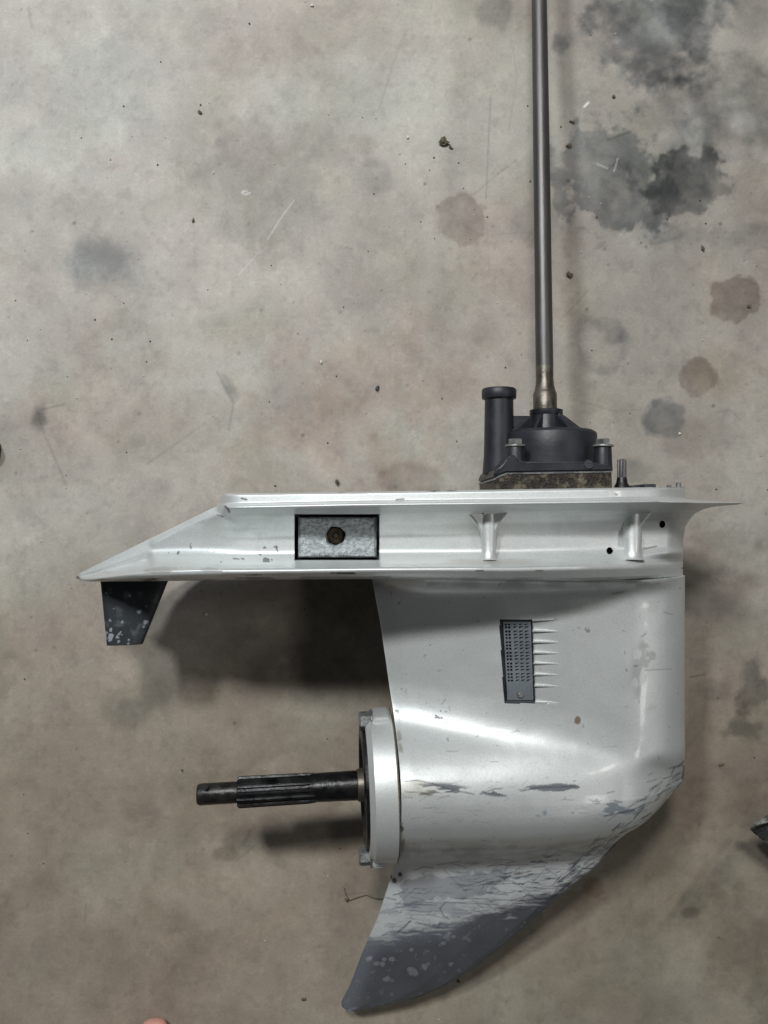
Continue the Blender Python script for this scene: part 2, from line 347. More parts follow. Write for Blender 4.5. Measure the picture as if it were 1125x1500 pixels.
def solid(name, A, Bp, h, col, met, zmv, mat=M_PAINT, hmin=0.0, wx_=None):
    """closed casting from a grid: A,Bp photo columns/rows of the mid plane, h half thickness"""
    R, Cn = A.shape
    s = (H-zmv)/F
    WX = (A-562.5)*s; WY = (750-Bp)*s
    if wx_ is not None: WXt = WX+wx_
    else: WXt = WX
    T = np.stack([WXt, WY, zmv+h], -1)
    bi = np.unique(np.r_[np.arange(0, R, 4), R-1]); bj = np.unique(np.r_[np.arange(0, Cn, 4), Cn-1])
    V = T.reshape(-1, 3); F1 = grid_faces(R, Cn)
    hb = h[np.ix_(bi, bj)]
    Bt = np.stack([WX[np.ix_(bi, bj)], WY[np.ix_(bi, bj)], np.maximum(zmv[np.ix_(bi, bj)]-hb, 0.001)], -1)
    n0 = len(V); F2 = grid_faces(len(bi), len(bj), True)+n0
    cols = col.reshape(-1, 3); mets = met.reshape(-1)
    V = np.concatenate([V, Bt.reshape(-1, 3)])
    cols = np.concatenate([cols, col[np.ix_(bi, bj)].reshape(-1, 3)]); mets = np.concatenate([mets, met[np.ix_(bi, bj)].reshape(-1)])
    fs = [F1, F2]
    tid = lambda i, j: i*Cn+j
    bid = lambda a, b: n0+a*len(bj)+b
    side = []
    def strip(tops, bots, flip):
        # tops: fine ids, bots: (fine index position, id)
        for k in range(len(bots)-1):
            p0, b0 = bots[k]; p1, b1 = bots[k+1]
            for q in range(p0, p1):
                f = [tops[q], tops[q+1], b1, b0] if q == p0 else [tops[q], tops[q+1], b1, b1]
                side.append(f[::-1] if flip else f)
    strip([tid(0, j) for j in range(Cn)], [(int(bj[k]), bid(0, k)) for k in range(len(bj))], True)
    strip([tid(R-1, j) for j in range(Cn)], [(int(bj[k]), bid(len(bi)-1, k)) for k in range(len(bj))], False)
    strip([tid(i, 0) for i in range(R)], [(int(bi[k]), bid(k, 0)) for k in range(len(bi))], False)
    strip([tid(i, Cn-1) for i in range(R)], [(int(bi[k]), bid(k, len(bj)-1)) for k in range(len(bi))], True)
    bm_faces = np.concatenate(fs)
    # write quads and triangles together
    quads = [f for f in side if len(set(f)) == 4]; tris = [[f[0], f[1], f[2]] if f[2] == f[3] else None for f in side if len(set(f)) == 3]
    tris = []
    for f in side:
        u = list(dict.fromkeys(f))
        if len(u) == 3: tris.append(u)
    me = bpy.data.meshes.new(name)
    me.vertices.add(len(V)); me.vertices.foreach_set('co', V.astype(np.float32).ravel())
    Q = np.concatenate([bm_faces, np.array(quads, np.int64).reshape(-1, 4)])
    T3 = np.array(tris, np.int64).reshape(-1, 3)
    li = np.concatenate([Q.ravel(), T3.ravel()]).astype(np.int32)
    me.loops.add(len(li)); me.loops.foreach_set('vertex_index', li)
    me.polygons.add(len(Q)+len(T3))
    st = np.concatenate([np.arange(len(Q))*4, len(Q)*4+np.arange(len(T3))*3]).astype(np.int32)
    me.polygons.foreach_set('loop_start', st)
    me.polygons.foreach_set('use_smooth', np.full(len(st), True))
    a = me.attributes.new('paint', 'FLOAT_COLOR', 'POINT')
    cc = np.ones((len(V), 4), np.float32); cc[:, :3] = cols; cc[:, 3] = mets
    a.data.foreach_set('color', cc.ravel())
    me.update(calc_edges=True); me.validate()
    me.set_sharp_from_angle(angle=math.radians(50))
    return link(name, me, mat, U)
def apparent(A, Bp, h, zmv):
    k = (H-zmv)/(H-zmv-h)
    return 562.5+(A-562.5)*k, 750+(Bp-750)*k
def ip(x, pts):
    p = np.array(pts, float); return np.interp(x, p[:, 0], p[:, 1])
def blur(a, n, ax):
    k = np.array([1, 4, 6, 4, 1.])/16
    for _ in range(n):
        p = np.pad(a, [(2, 2) if i == ax else (0, 0) for i in range(2)], mode='edge')
        L = a.shape[ax]
        a = sum(k[i]*np.take(p, np.arange(i, i+L), axis=ax) for i in range(5))
    return a
SIL = S2(205, 209, 208)

# ---- upper casting: (photo columns and rows are those of the visible surface)
yTopP = [(112, 844), (118, 839), (128, 834), (140, 828), (230, 784), (318, 741), (322, 734), (328, 723), (520, 720.5), (800, 716), (1003, 713)]
yBotP = [(112, 847), (118, 850), (130, 852), (250, 851), (420, 849), (560, 848), (700, 849), (850, 851), (1003, 846)]
rimP = [(112, 845), (150, 842), (300, 838), (560, 835), (760, 834), (1003, 828)]
ridgeP = [(112, 844), (140, 829), (318, 743), (330, 745), (520, 741), (800, 738), (1003, 735)]
hwP = [(112, .002), (125, .010), (130, .024), (150, .040), (185, .056), (250, .066), (400, .072), (560, .074), (700, .076), (850, .066), (940, .048), (1003, .018)]
wallP = [(112, .002), (140, .010), (220, .020), (320, .032), (440, .040), (700, .043), (850, .040), (930, .036), (975, .031), (1003, .026)]
flP = [(112, .003), (140, .013), (318, .040), (330, .052), (450, .060), (900, .060), (975, .050), (1003, .034)]
ys = np.arange(712.0, 853.1, 0.8)
xs = np.concatenate([np.arange(112.0, 965, 1.2), np.linspace(965, 1003, 40)])
PX, PY = np.meshgrid(xs, ys)
yt = ip(xs, yTopP); yb = ip(xs, yBotP); rim = ip(xs, rimP); rdg = ip(xs, ridgeP)
def smooth1(P_, sg=16):
    xx = np.arange(0, 1115.0); yy = ip(xx, P_); g = np.exp(-.5*(np.arange(-60, 61)/sg)**2); g /= g.sum()
    return np.interp(xs, xx, np.convolve(np.pad(yy, 60, mode='edge'), g, 'valid'))
hw = smooth1(hwP, 7); wl = smooth1(wallP, 18); flh = smooth1(flP, 12)
PYc = np.clip(PY, yt[None, :], yb[None, :])
Hh = np.zeros(PX.shape)
for j in range(len(xs)):
    t, b, r, g = yt[j], yb[j], rim[j], rdg[j]
    small = xs[j] < 325
    if small:
        w0 = wl[j]*.98
        ky = [t, t+4, t+9, t+11, t+18, r-34, r-22, r-12, r-4, r+3, b-2, b]
        kh = [w0-.0024, w0-.0011, w0+.0004, w0+.001, w0, w0, w0+(hw[j]-w0)*.12, w0+(hw[j]-w0)*.6, hw[j], hw[j], hw[j]*.94, hw[j]*.80]
        ky = np.array(ky); top = np.array(ky[:5]); bot = np.array(ky[5:])
        if top[-1] > bot[0]:
            bot = np.maximum(bot, t+(bot-bot[0])*0+np.linspace(.5, 1, 7)*(b-t)); top = t+np.linspace(0, .45, 5)*(b-t)
            ky = np.r_[top, bot]
    else:
        ky = [t, t+1.5, g-6, g-5, g-3, g+1.5, g+3.5, g+12, g+26, g+44, r-26, r-18, r-11, r-5, r-2.5, r+2.5, b-2, b]
        f0 = flh[j]
        kh = [f0-.003, f0, f0+.001, f0+.005, f0+.007, f0+.007, f0+.002, wl[j]+.009, wl[j]+.003, wl[j], wl[j]+.001, wl[j]+.005, wl[j]+(hw[j]-wl[j])*.45, hw[j]*.96, hw[j], hw[j], hw[j]*.93, hw[j]*.78]
    Hh[:, j] = np.interp(PYc[:, j], ky, kh)
Hs = blur(Hh, 13, 0); wsm = (sstep(8, 14, PYc-rdg[None, :])*(1-sstep(-13, -8, PYc-rim[None, :])))*(PX > 200)
Hh = blur(Hh, 2, 0); Hh = Hh*(1-wsm)+Hs*wsm; Hh = blur(Hh, 6, 1)
Hx = blur(Hh, 420, 1); wx3 = sstep(230, 300, PX)*(1-sstep(400, 470, PX))*sstep(7, 13, PYc-rdg[None, :])*(1-sstep(-12, -4, PYc-rim[None, :]))
Hh = Hh*(1-wx3)+Hx*wx3
# rounding at the leading edge
e = np.clip((1003-PX)/26, 0, 1); Hh = Hh*np.sqrt(np.clip(1-(1-e)**2*0.75, 0, 1))
# left slope: ends round
# forward flare of the last columns
xr = ip(ys, [(712, 1003), (731, 1004), (734, 1040), (736.5, 1090), (739, 1082), (742, 1046), (746, 1030), (752, 1018), (760, 1011), (772, 1004), (790, 1001), (853, 1000)])
tt = np.clip((PX-965)/(1003-965), 0, 1)
PXs = np.where(PX > 965, 965+(xr[:, None]-965)*tt, PX)
fore = sstep(1003, 1090, PXs); Hh = Hh*(1-0.8*fore)
# anode recess and the two drain holes
rec = (PXs > 432) & (PXs < 555) & (PYc > 753.5) & (PYc < 820)
Hh = np.where(rec, Hh-0.017, Hh)
for hx, hy in ((893, 807), (970, 768)):
    Hh = np.where(np.hypot((PXs-hx)/1.0, (PYc-hy)/1.25) < 3.9, Hh-0.014, Hh)
Hh = np.maximum(Hh, 0.0008)
zmv = zm(PYc)
k = (H-zmv-Hh)/(H-zmv)           # from the visible position back to the mid plane
A = 562.5+(PXs-562.5)*k; Bq = 750+(PYc-750)*k
# world y of the flange top edge and plate edge stay upright along the depth
Cc = np.zeros(PX.shape+(3,))+SIL
Mt = np.ones(PX.shape)
n1 = fbm(PXs, PYc, 30, 3, 5); n2 = fbm(PXs, PYc, 9, 11, 4); n3 = fbm(PXs, PYc, 16, 17, 5, 0.35, 1.4)
Cc = Cc*(0.94+0.12*n1)[..., None]
def chip(Cc, Mt, m, col=(70, 72, 74), met=0.3):
    m = np.clip(m, 0, 1); return mix(Cc, S2(*col), m), Mt*(1-m)+met*m
# worn plate tip, chipped rim lines
m = (1-sstep(112, 330, PXs))*sstep(-16, 4, PYc-rim[None, :])*sstep(.48, .62, n3); Cc, Mt = chip(Cc, Mt, m*.8, (120, 118, 112))
m = (np.abs(PYc-yb[None, :]+1.5) < 2.6)*sstep(.42, .6, n3)*(1-sstep(120, 640, PXs)*.65); Cc, Mt = chip(Cc, Mt, m*.9, (62, 60, 56))
m = (np.abs(PYc-rim[None, :]-4) < 1.6)*sstep(.62, .72, n3); Cc, Mt = chip(Cc, Mt, m*.9, (50, 50, 48))
m = (np.abs(PYc-yt[None, :]) < 1.4)*sstep(.55, .68, n3)*(PXs > 330); Cc, Mt = chip(Cc, Mt, m*.9, (54, 50, 46))
Cc, Mt = chip(Cc, Mt, (np.hypot((PXs-268)/60, (PYc-838)/9) < 1)*sstep(.5, .56, n3)*0.6, (150, 150, 146))
for pts, wd in [([(330, 742), (334, 746), (336, 750)], 3.2), ([(354, 730), (361, 732)], 2.4), ([(318, 754), (327, 757)], 1.6), ([(354, 818), (357, 819)], 2), ([(380, 812), (382, 813)], 2.2), ([(342, 818), (350, 819)], 1.6),
                ([(703, 756), (708, 752)], 2.2), ([(944, 804), (962, 800)], 1.5), ([(697, 836), (708, 836)], 2.0), ([(785, 836), (795, 836)], 1.6), ([(902, 724), (904, 725)], 2.6), ([(580, 732), (592, 731)], 1.6)]:
    Cc, Mt = chip(Cc, Mt, stroke(PXs, PYc, pts, wd, .7)*.9, (42, 40, 38))
Cc, Mt = chip(Cc, Mt, (n2 > .74)*(np.hypot((PXs-360)/130, (PYc-808)/16) < 1)*.8, (62, 62, 60))
m = (np.hypot((PXs-926)/7, (PYc-818)/3) < 1)*1.0; Cc, Mt = chip(Cc, Mt, m*.9, (96, 74, 54))
m = (1-sstep(0, 8, np.abs(PYc-823)))*sstep(640, 680, PXs)*(1-sstep(760, 800, PXs)); Cc, Mt = chip(Cc, Mt, m*.4, (150, 132, 112), .8)
Cc, Mt = chip(Cc, Mt, rec*1.0, (30, 32, 33), 0.1)  # shade in the anode recess painted as a dark colour
Cc, Mt = chip(Cc, Mt, rec*((PYc < 757.5) | (PXs > 551.5))*.8, (118, 118, 122), 0.2)  # top and right recess walls painted paler, as if lit
m = (sstep(.5, .72, n1))*(sstep(745, 760, PYc)*(1-sstep(800, 812, PYc))); Cc, Mt = chip(Cc, Mt, m*.16, (110, 112, 104), .8)
for hx, hy in ((893, 807), (970, 768)):
    Cc, Mt = chip(Cc, Mt, (np.hypot(PXs-hx, (PYc-hy)/1.25) < 4.1)*1.0, (14, 14, 14), 0)  # shade inside the drain holes painted near black
# three castings stacked: mounting flange, side wall, anti-ventilation plate
def band(name, lo, hi):
    """rows of the grid between two boundaries given per column"""
    i0, i1 = lo, hi
    sl = slice(i0, i1+1)
    return solid(name, A[sl], Bq[sl], Hh[sl], Cc[sl], Mt[sl], zmv[sl])
ia = int((747-712)/0.8); ib = int((815-712)/0.8)
band('mounting_flange', 0, ia); band('gearcase_wall', ia, ib); band('anti_ventilation_plate', ib, len(ys)-1)

def upper_z(px, py):
    j = int(np.argmin(abs(xs-px))); i = int(np.argmin(abs(ys-py))); return float(zmv[i, j]+Hh[i, j])

# ---- lower casting: strut, torpedo and skeg as one height function
xlP = [(842, 544), (905, 556), (965, 565), (1015, 572), (1030, 574), (1040, 575), (1266, 575), (1270, 576), (1300, 568), (1345, 553), (1400, 529), (1440, 514), (1468, 500), (1474, 501), (1478, 508)]
xrP = [(842, 1000), (1100, 1001), (1134, 1001), (1145, 999), (1160, 985), (1180, 966), (1200, 945), (1227, 909), (1263, 878), (1306, 829), (1340, 787), (1385, 735), (1420, 690), (1445, 650), (1462, 606), (1472, 565), (1477, 525), (1478, 515)]
YW0 = (750-1145)*(H-ZC)/F
def hfun(A_, B_, xl, xr_):
    s = np.clip((A_-xl)/np.maximum(xr_-xl, 1), 0, 1)
    WYv = (750-B_)*(H-zm(B_))/F
    strut = np.interp(s, [0, .06, .2, .4, .6, .8, .9, 1], [.003, .007, .014, .022, .0275, .030, .030, .029])
    flare = 0.020*np.exp(-np.clip(B_-846, 0, None)/9.0)*np.clip(s*6, 0, 1)
    strut = strut + flare*np.interp(A_, [544, 620, 900, 1000], [1, 1, .6, 0])
    skg = np.interp(s, [0, .1, .4, .7, .92, 1], [.0012, .003, .0062, .0062, .004, .0012])*np.interp(B_, [1200, 1300, 1478], [1.35, 1.0, .55])
    fx_ = sstep(780, 960, A_); wv = sstep(1130-45*fx_, 1215-52*fx_, B_); base = strut*(1-wv)+skg*wv
    R_ = (0.0512-np.clip(A_-590, 0, 300)*3.4e-5)*np.sqrt(np.clip(1-(np.clip(A_-755, 0, None)/238.0)**2.3, 0.0, 1))+1e-3
    ax_w = YW0-np.clip(A_-590, 0, 260)*1.5e-5
    q = (WYv-ax_w)/R_
    up = np.interp(q, [0, .15, .3, .45, .6, .7, .8, .9, 1.02, 1.15, 1.3], [1, .975, .90, .76, .56, .385, .235, .145, .085, .048, 0.022])
    dn = np.interp(-q, [0, .15, .3, .5, .7, .82, .92, 1.0, 1.08, 1.18, 1.32, 1.5], [1, .988, .952, .865, .71, .57, .42, .28, .16, .075, .02, 0])
    sh_ = np.where(q > 0, up, dn)
    h = base+np.maximum(R_-base, 0)*sh_
    e = np.clip((xr_-A_)/np.interp(B_, [842, 1090, 1140, 1170, 1200, 1240, 1300], [92, 110, 105, 80, 50, 20, 8]), 0, 1)
    f = np.sqrt(np.clip(1-(1-e)**2.0, 0, 1))
    return np.maximum(h*(0.03+0.97*f), 0.0008)
rows = np.concatenate([np.arange(842, 1266, 1.15), np.arange(1266, 1478.2, 1.15)])
u = np.linspace(0, 1, 390); u = 0.72*u+0.28*np.sin(u*math.pi/2)
xl = ip(rows, xlP)[:, None]; xr2 = ip(rows, xrP)[:, None]
edge_w = (fbm(rows*1.0, rows*0, 14, 45, 4)-.5)[:, None]*5*(rows > 1180)[:, None]
xr2 = xr2+edge_w
A2 = xl+(xr2-xl)*u[None, :]; B2 = np.repeat(rows[:, None], len(u), 1)
H2 = hfun(A2, B2, xl+0*A2, xr2+0*A2)
H2 = blur(H2, 12, 0)
H2 = H2+(fbm(A2, B2, 70, 58, 3)-.5)*.0011*np.clip(H2/.02, 0, 1)
zv2 = zm(B2)
# keep the thickness inside the traced leading edge
for _i in range(60):
    aa, bb = apparent(A2, B2, H2, zv2)
    bad = (aa > np.interp(bb, [p[1] for p in xrP], [p[0] for p in xrP])+1.5) & (A2 > 600)
    if not bad.any(): break
    H2 = np.where(bad & (H2 > .0009), H2*.93, H2)
H2 = blur(H2, 4, 1); H2 = blur(H2, 3, 0)
tiltk = 0.10
wsh = tiltk*H2*(1-sstep(575, 760, A2))*sstep(1000, 1060, B2)*(1-sstep(1230, 1290, B2))
def app2(A_, B_, h_):
    ax_, ay_ = apparent(A_, B_, h_, zm(B_)); return ax_, ay_
ax_, ay_ = app2(A2, B2, H2)
# intake recess, slightly slanted, with scoops running forward from it
def grille_uv(ax, ay):
    v = (ay-908)/(1030-908); xl_ = 732.5+7*v; xr_ = 779+4*v
    return (ax-xl_)/(xr_-xl_), v
gu, gv = grille_uv(ax_, ay_)
inr = (gu > -0.01) & (gu < 1.02) & (gv > 0) & (gv < 1)
H2 = np.where(inr, H2-0.0055, H2)
sc = np.where((gu >= 1.02) & (gv > 0) & (gv < 1), np.clip((819-ax_)/36, 0, 1), 0)
H2 = H2-0.0019*sc
C2 = np.zeros(A2.shape+(3,))+SIL; M2 = np.ones(A2.shape)
m1 = fbm(ax_, ay_, 26, 2, 5); m2 = fbm(ax_, ay_, 7, 6, 4); wq = (fbm(ax_, ay_, 9, 33, 3)-.5); m3 = fbm(ax_+wq*14, ay_+wq*12, 12, 8, 6, 0.30, 1.4); m4 = fbm(ax_, ay_, 40, 12, 5); m5 = fbm(ax_+wq*9, ay_+wq*8, 5, 14, 4, 0.25, 1.6)
C2 = C2*(0.95+0.10*m4)[..., None]
C2, M2 = chip(C2, M2, (inr)*1.0, (26, 28, 30), 0)
# skeg: bare primer patch, scraped zone, dark lower blade
skd = ay_ - np.interp(ax_, [520, 545, 600, 660, 720, 780, 860, 960], [1378, 1377, 1366, 1358, 1338, 1318, 1290, 1250])
skz = sstep(1238, 1262, ay_ + 10*(m4-.5)*3)
C2, M2 = chip(C2, M2, skz*(.45+.5*m3), (220, 225, 226), .5)
pr = seg_dist(ax_.ravel(), ay_.ravel(), [(604, 1310), (640, 1302), (700, 1294), (738, 1284)]).reshape(ax_.shape)
pm = 1-sstep(-2.5, 2.5, pr-(22-0.08*(ax_-604)) + (m1-.5)*26+(m3-.5)*26)
C2, M2 = chip(C2, M2, pm*.62, (134, 138, 146), .4)
pr = 1-sstep(0, 1, (np.hypot((ax_-628)/44, (ay_-1329)/9)-1)*2+(m3-.5)*6)
C2, M2 = chip(C2, M2, pr*.5, (136, 142, 152), .35)
stk = sstep(1268, 1284, ay_)*(sstep(.60, .74, m3))*(1-sstep(-4, 10, skd))*np.clip(sstep(690, 760, ax_)+sstep(1318, 1330, ay_), 0, 1); C2, M2 = chip(C2, M2, stk*.32, (96, 102, 112), .3)
stk = skz*(sstep(.66, .70, m5))*(1-sstep(-4, 10, skd))*sstep(640, 760, ax_); C2, M2 = chip(C2, M2, stk*.8, (70, 76, 86), .3)
m6 = fbm(ax_+wq*6, ay_+wq*5, 7, 44, 5, .16, 1.8)
dm = np.clip(.55*sstep(-14, 12, skd+(m3-.5)*30+(m1-.5)*14)+.55*sstep(-8, 8, skd+(m6-.5)*60), 0, 1)
blade = np.array(S2(90, 93, 98))[None, None, :]*(0.8+0.4*m1)[..., None]
C2 = C2*(1-dm[..., None])+blade*dm[..., None]; M2 = M2*(1-dm)+0.45*dm
C2, M2 = chip(C2, M2, dm*(1-sstep(0, 30, skd))*(1-sstep(640, 700, ax_))*.55, (122, 130, 142), .4)
C2, M2 = chip(C2, M2, dm*(1-sstep(6, 34, ax_-np.interp(ay_, [1370, 1475], [540, 500])))*.6, (124, 130, 138), .4)
rs_ = random.Random(31)
for q_ in range(210):
    x0 = rs_.uniform(575, 870); y0 = rs_.uniform(1262, 1345)
    if x0 < 640: y0 = rs_.uniform(1300, 1372)
    if y0 > np.interp(x0, [520, 600, 720, 780, 860], [1375, 1366, 1338, 1318, 1290])+6: continue
    L_ = rs_.uniform(6, 38)*(1.5 if q_ % 5 == 0 else 1); an = rs_.gauss(.02, .10) if q_ % 6 else rs_.uniform(-1, 1)
    pts_ = [(x0, y0), (x0+L_*.5*math.cos(an), y0+L_*.5*math.sin(an)+rs_.uniform(-1, 1)), (x0+L_*math.cos(an), y0+L_*math.sin(an))]
    C2, M2 = chip(C2, M2, stroke(ax_, ay_, pts_, rs_.uniform(.3, 1.0), .6)*rs_.uniform(.3, .9), (52, 56, 64), .4)
for q_ in range(70):
    x0 = rs_.uniform(590, 960); y0 = rs_.gauss(1180, 45)
    L_ = rs_.uniform(3, 22); an = rs_.gauss(-.15, .25)
    C2, M2 = chip(C2, M2, stroke(ax_, ay_, [(x0, y0), (x0+L_*math.cos(an), y0+L_*math.sin(an))], rs_.uniform(.4, 1.1), .6)*rs_.uniform(.2, .6), (70, 76, 84), .5)
for q_ in range(110):
    t_ = rs_.random(); x0 = 1000-t_*185; y0 = np.interp(x0, [815, 878, 945, 985, 1000], [1318, 1262, 1199, 1159, 1143])-abs(rs_.gauss(0, 17))
    x0 -= abs(rs_.gauss(0, 9)); L_ = rs_.uniform(4, 26); an = rs_.gauss(-.55, .22)
    C2, M2 = chip(C2, M2, stroke(ax_, ay_, [(x0, y0), (x0+L_*.5*math.cos(an), y0+L_*.5*math.sin(an)+rs_.uniform(-1, 1)), (x0+L_*math.cos(an), y0+L_*math.sin(an))], rs_.uniform(.6, 2.4), .7)*rs_.uniform(.3, .85), (64, 70, 80), .5)
for cx, cy, r in [(540, 1405, 4), (551, 1412, 4), (548, 1423, 3), (567, 1434, 4.5), (605, 1423, 5), (622, 1415, 6), (628, 1412, 4), (603, 1392, 3), (652, 1372, 7), (648, 1382, 4), (664, 1372, 3), (675, 1373, 3), (716, 1362, 2), (562, 1405, 3), (574, 1405, 3), (661, 1412, 3), (560, 1412, 3), (541, 1403, 3), (610, 1406, 2.5), (545, 1424, 3)]:
    mm = 1-sstep(.6, 1.15, np.hypot((ax_-cx)/1.3, (ay_-cy))/(r*.6)+(m2-.5)*3.2+(m1-.5)*4); C2, M2 = chip(C2, M2, mm*.26, (190, 196, 204), .4)
C2, M2 = chip(C2, M2, dm*(m2 > .74)*.3, (150, 156, 164), .4)
# leading edge of torpedo and skeg: scraped to dark metal
ed = xr2-A2
em = (ay_ > 1120)*(1-sstep(1.5, 7, ed+(m3-.5)*12)); C2, M2 = chip(C2, M2, em*.85, (70, 76, 84), .5)
em = (1-sstep(0, 34, ed))*sstep(1120, 1160, ay_)*(1-sstep(1235, 1260, ay_))*sstep(.54, .62, fbm(ax_+ay_, ax_-ay_, 16, 19, 5, 1.5, .3)); C2, M2 = chip(C2, M2, em*.8, (78, 84, 92), .5)
em = (ay_ > 1280)*(1-sstep(2, 5, np.abs(ed-12+(m4-.5)*9)))*sstep(.35, .5, m4)*(ax_ > 770); C2, M2 = chip(C2, M2, em*.6, (60, 66, 76), .5)
# scuffed streaks
def zone(cx, cy, rx, ry): return 1-sstep(.55, 1.0, np.hypot((ax_-cx)/rx, (ay_-cy)/ry))
C2, M2 = chip(C2, M2, zone(632, 1157, 62, 13)*sstep(.52, .58, fbm(ax_, ay_, 9, 27, 4, .22, 1.5))*.85, (72, 74, 82), .5)
C2, M2 = chip(C2, M2, zone(600, 1156, 40, 16)*.35*sstep(.4, .6, m1), (150, 140, 112), .6)
C2, M2 = chip(C2, M2, zone(730, 1160, 36, 9)*sstep(.52, .58, m3)*.85, (66, 70, 80), .5)
mm = 1-sstep(0, 1.0, (np.hypot((ax_-812)/33, (ay_-1153.5)/4.2)-1)*3+(m5-.5)*3.5); C2, M2 = chip(C2, M2, mm*.85, (86, 90, 98), .6)
C2, M2 = chip(C2, M2, zone(625, 1197, 30, 12)*sstep(.55, .62, m3)*.7, (86, 112, 124), .5)
C2, M2 = chip(C2, M2, zone(792, 1190, 12, 9)*sstep(.5, .6, m1)*.7, (70, 108, 124), .5)
C2, M2 = chip(C2, M2, zone(905, 1178, 60, 22)*sstep(.56, .64, fbm(ax_+ay_*.6, ay_-ax_*.3, 12, 29, 5, .5, 1.5))*.7, (84, 100, 112), .5)
C2, M2 = chip(C2, M2, zone(948, 985, 30, 70)*sstep(.54, .64, m1)*.45, (126, 130, 124), .6)
C2, M2 = chip(C2, M2, zone(955, 888, 12, 12)*.22, (150, 160, 148), .8)
C2, M2 = chip(C2, M2, zone(650, 1050, 30, 18)*(m2 > .72)*.8, (80, 84, 84), .6)
C2, M2 = chip(C2, M2, zone(850, 925, 25, 10)*(m2 > .66)*.6, (96, 96, 84), .6)
C2, M2 = chip(C2, M2, (m2 > .83)*(ay_ < 1240)*.5, (90, 92, 92), .6)
C2, M2 = chip(C2, M2, zone(756, 1275, 16, 8)*sstep(.5, .58, m1)*.85, (98, 82, 56), .2)
for cx, cy, r in [(846, 1055, 5.2), (578, 1290, 4), (571, 1284, 3.4), (586, 1281, 3), (577, 1214, 4)]:
    mm = 1-sstep(.7, 1.1, np.hypot((ax_-cx), (ay_-cy)*.8)/r+(m2-.5)*.6); C2, M2 = chip(C2, M2, mm*.9, (104, 84, 64) if cx == 846 else (60, 58, 54), .2)
for pts, wd, a in [([(584, 886), (586, 883)], 2.6, .9), ([(731, 858), (735, 854)], 2, .8), ([(642, 983), (645, 981)], 1.6, .8), ([(646, 1031), (652, 1024)], 1.7, .8), ([(898, 869), (912, 867)], 1.8, .8), ([(972, 897), (985, 900)], 1.6, .7),
                   ([(940, 932), (946, 928)], 2.2, .8), ([(916, 958), (916, 954)], 2, .8), ([(930, 975), (934, 975)], 2.6, .9), ([(918, 980), (919, 982)], 2.6, .9), ([(945, 982), (968, 981), (983, 980)], 1.8, .7), ([(950, 1135), (956, 1132)], 2, .8),
                   ([(583, 1145), (600, 1144), (625, 1148)], 2.2, .9), ([(582, 1160), (618, 1163)], 2.0, .8), ([(582, 1168), (592, 1169)], 2, .8), ([(625, 1148), (660, 1158), (690, 1164)], 3.2, .75), ([(700, 1164), (722, 1156), (735, 1155)], 3.4, .75), ([(762, 1158), (785, 1154), (842, 1152)], 2.6, .9),
                   ([(645, 1330), (652, 1322), (720, 1325), (730, 1326)], 2.6, .7), ([(645, 1330), (650, 1342), (656, 1345)], 2.6, .7), ([(583, 1365), (592, 1358), (601, 1349)], 2.8, .9), ([(560, 1371), (568, 1368)], 2.2, .8), ([(600, 1364), (620, 1364)], 1.8, .7), ([(606, 1276), (620, 1270), (634, 1272)], 2.2, .6),
                   ([(580, 1323), (640, 1326)], 2.4, .6), ([(560, 1314), (580, 1318)], 2.2, .7), ([(665, 1316), (760, 1320), (800, 1316)], 2.4, .6), ([(790, 1261), (850, 1260)], 1.6, .7), ([(800, 1273), (815, 1283)], 2.6, .6), ([(770, 1248), (800, 1244)], 2, .5), ([(870, 1230), (886, 1228)], 3.4, .7),
                   ([(885, 1195), (920, 1189), (945, 1180)], 3.2, .85), ([(890, 1162), (900, 1160)], 2.4, .7), ([(815, 1293), (840, 1300)], 2, .5), ([(770, 1300), (800, 1302)], 3, .6), ([(720, 1300), (745, 1312)], 2, .5), ([(571, 1250), (572, 1257)], 2.4, .9), ([(869, 1254), (880, 1246)], 2.2, .7), ([(742, 1265), (754, 1262)], 2.2, .6),
                   ([(577, 1205), (578, 1220)], 3.4, .8)]:
    C2, M2 = chip(C2, M2, stroke(ax_+(m1-.5)*3, ay_+(m4-.5)*3, pts, wd*.75, .8)*a*(.5+.6*m2), (58, 62, 70), .4)
gr = fbm(ax_, ay_, 18, 40, 5, .6, 1.2)
C2, M2 = chip(C2, M2, (1-sstep(0, 14, np.abs(ay_-854)))*sstep(.42, .62, gr)*.35, (120, 118, 104), .7)
C2, M2 = chip(C2, M2, (1-sstep(0, 22, np.abs(ay_-1246)))*sstep(.40, .62, gr)*.40*(ax_ < 880), (112, 112, 98), .7)
C2, M2 = chip(C2, M2, (1-sstep(1, 5, np.abs(ax_-580)))*(ay_ > 1040)*(ay_ < 1266)*sstep(.45, .6, gr)*.6, (96, 86, 66), .4)
C2, M2 = chip(C2, M2, zone(760, 1010, 45, 26)*sstep(.5, .66, gr)*.2, (140, 134, 104), .7)
C2 = np.clip(C2, 0.005, .9)
ir = int(np.argmin(abs(rows-1256)))
solid('gearcase_housing', A2[:ir+1], B2[:ir+1], H2[:ir+1], C2[:ir+1], M2[:ir+1], zv2[:ir+1], wx_=wsh[:ir+1])
solid('skeg', A2[ir:], B2[ir:], H2[ir:], C2[ir:], M2[ir:], zv2[ir:], wx_=wsh[ir:])

def surf(a, b, off=0.0):
    """world point of the lower casting seen at photo position (a, b)"""
    A_, B_ = float(a), float(b)
    for _ in range(8):
        xl_ = np.array(ip(B_, xlP)); xr_ = np.array(ip(B_, xrP))
        h = float(hfun(np.array(A_), np.array(B_), xl_, xr_)); z = float(zm(B_))
        k = (H-z-h)/(H-z); A_ = 562.5+(a-562.5)*k; B_ = 750+(b-750)*k
    return P(a, b, z+h+off)

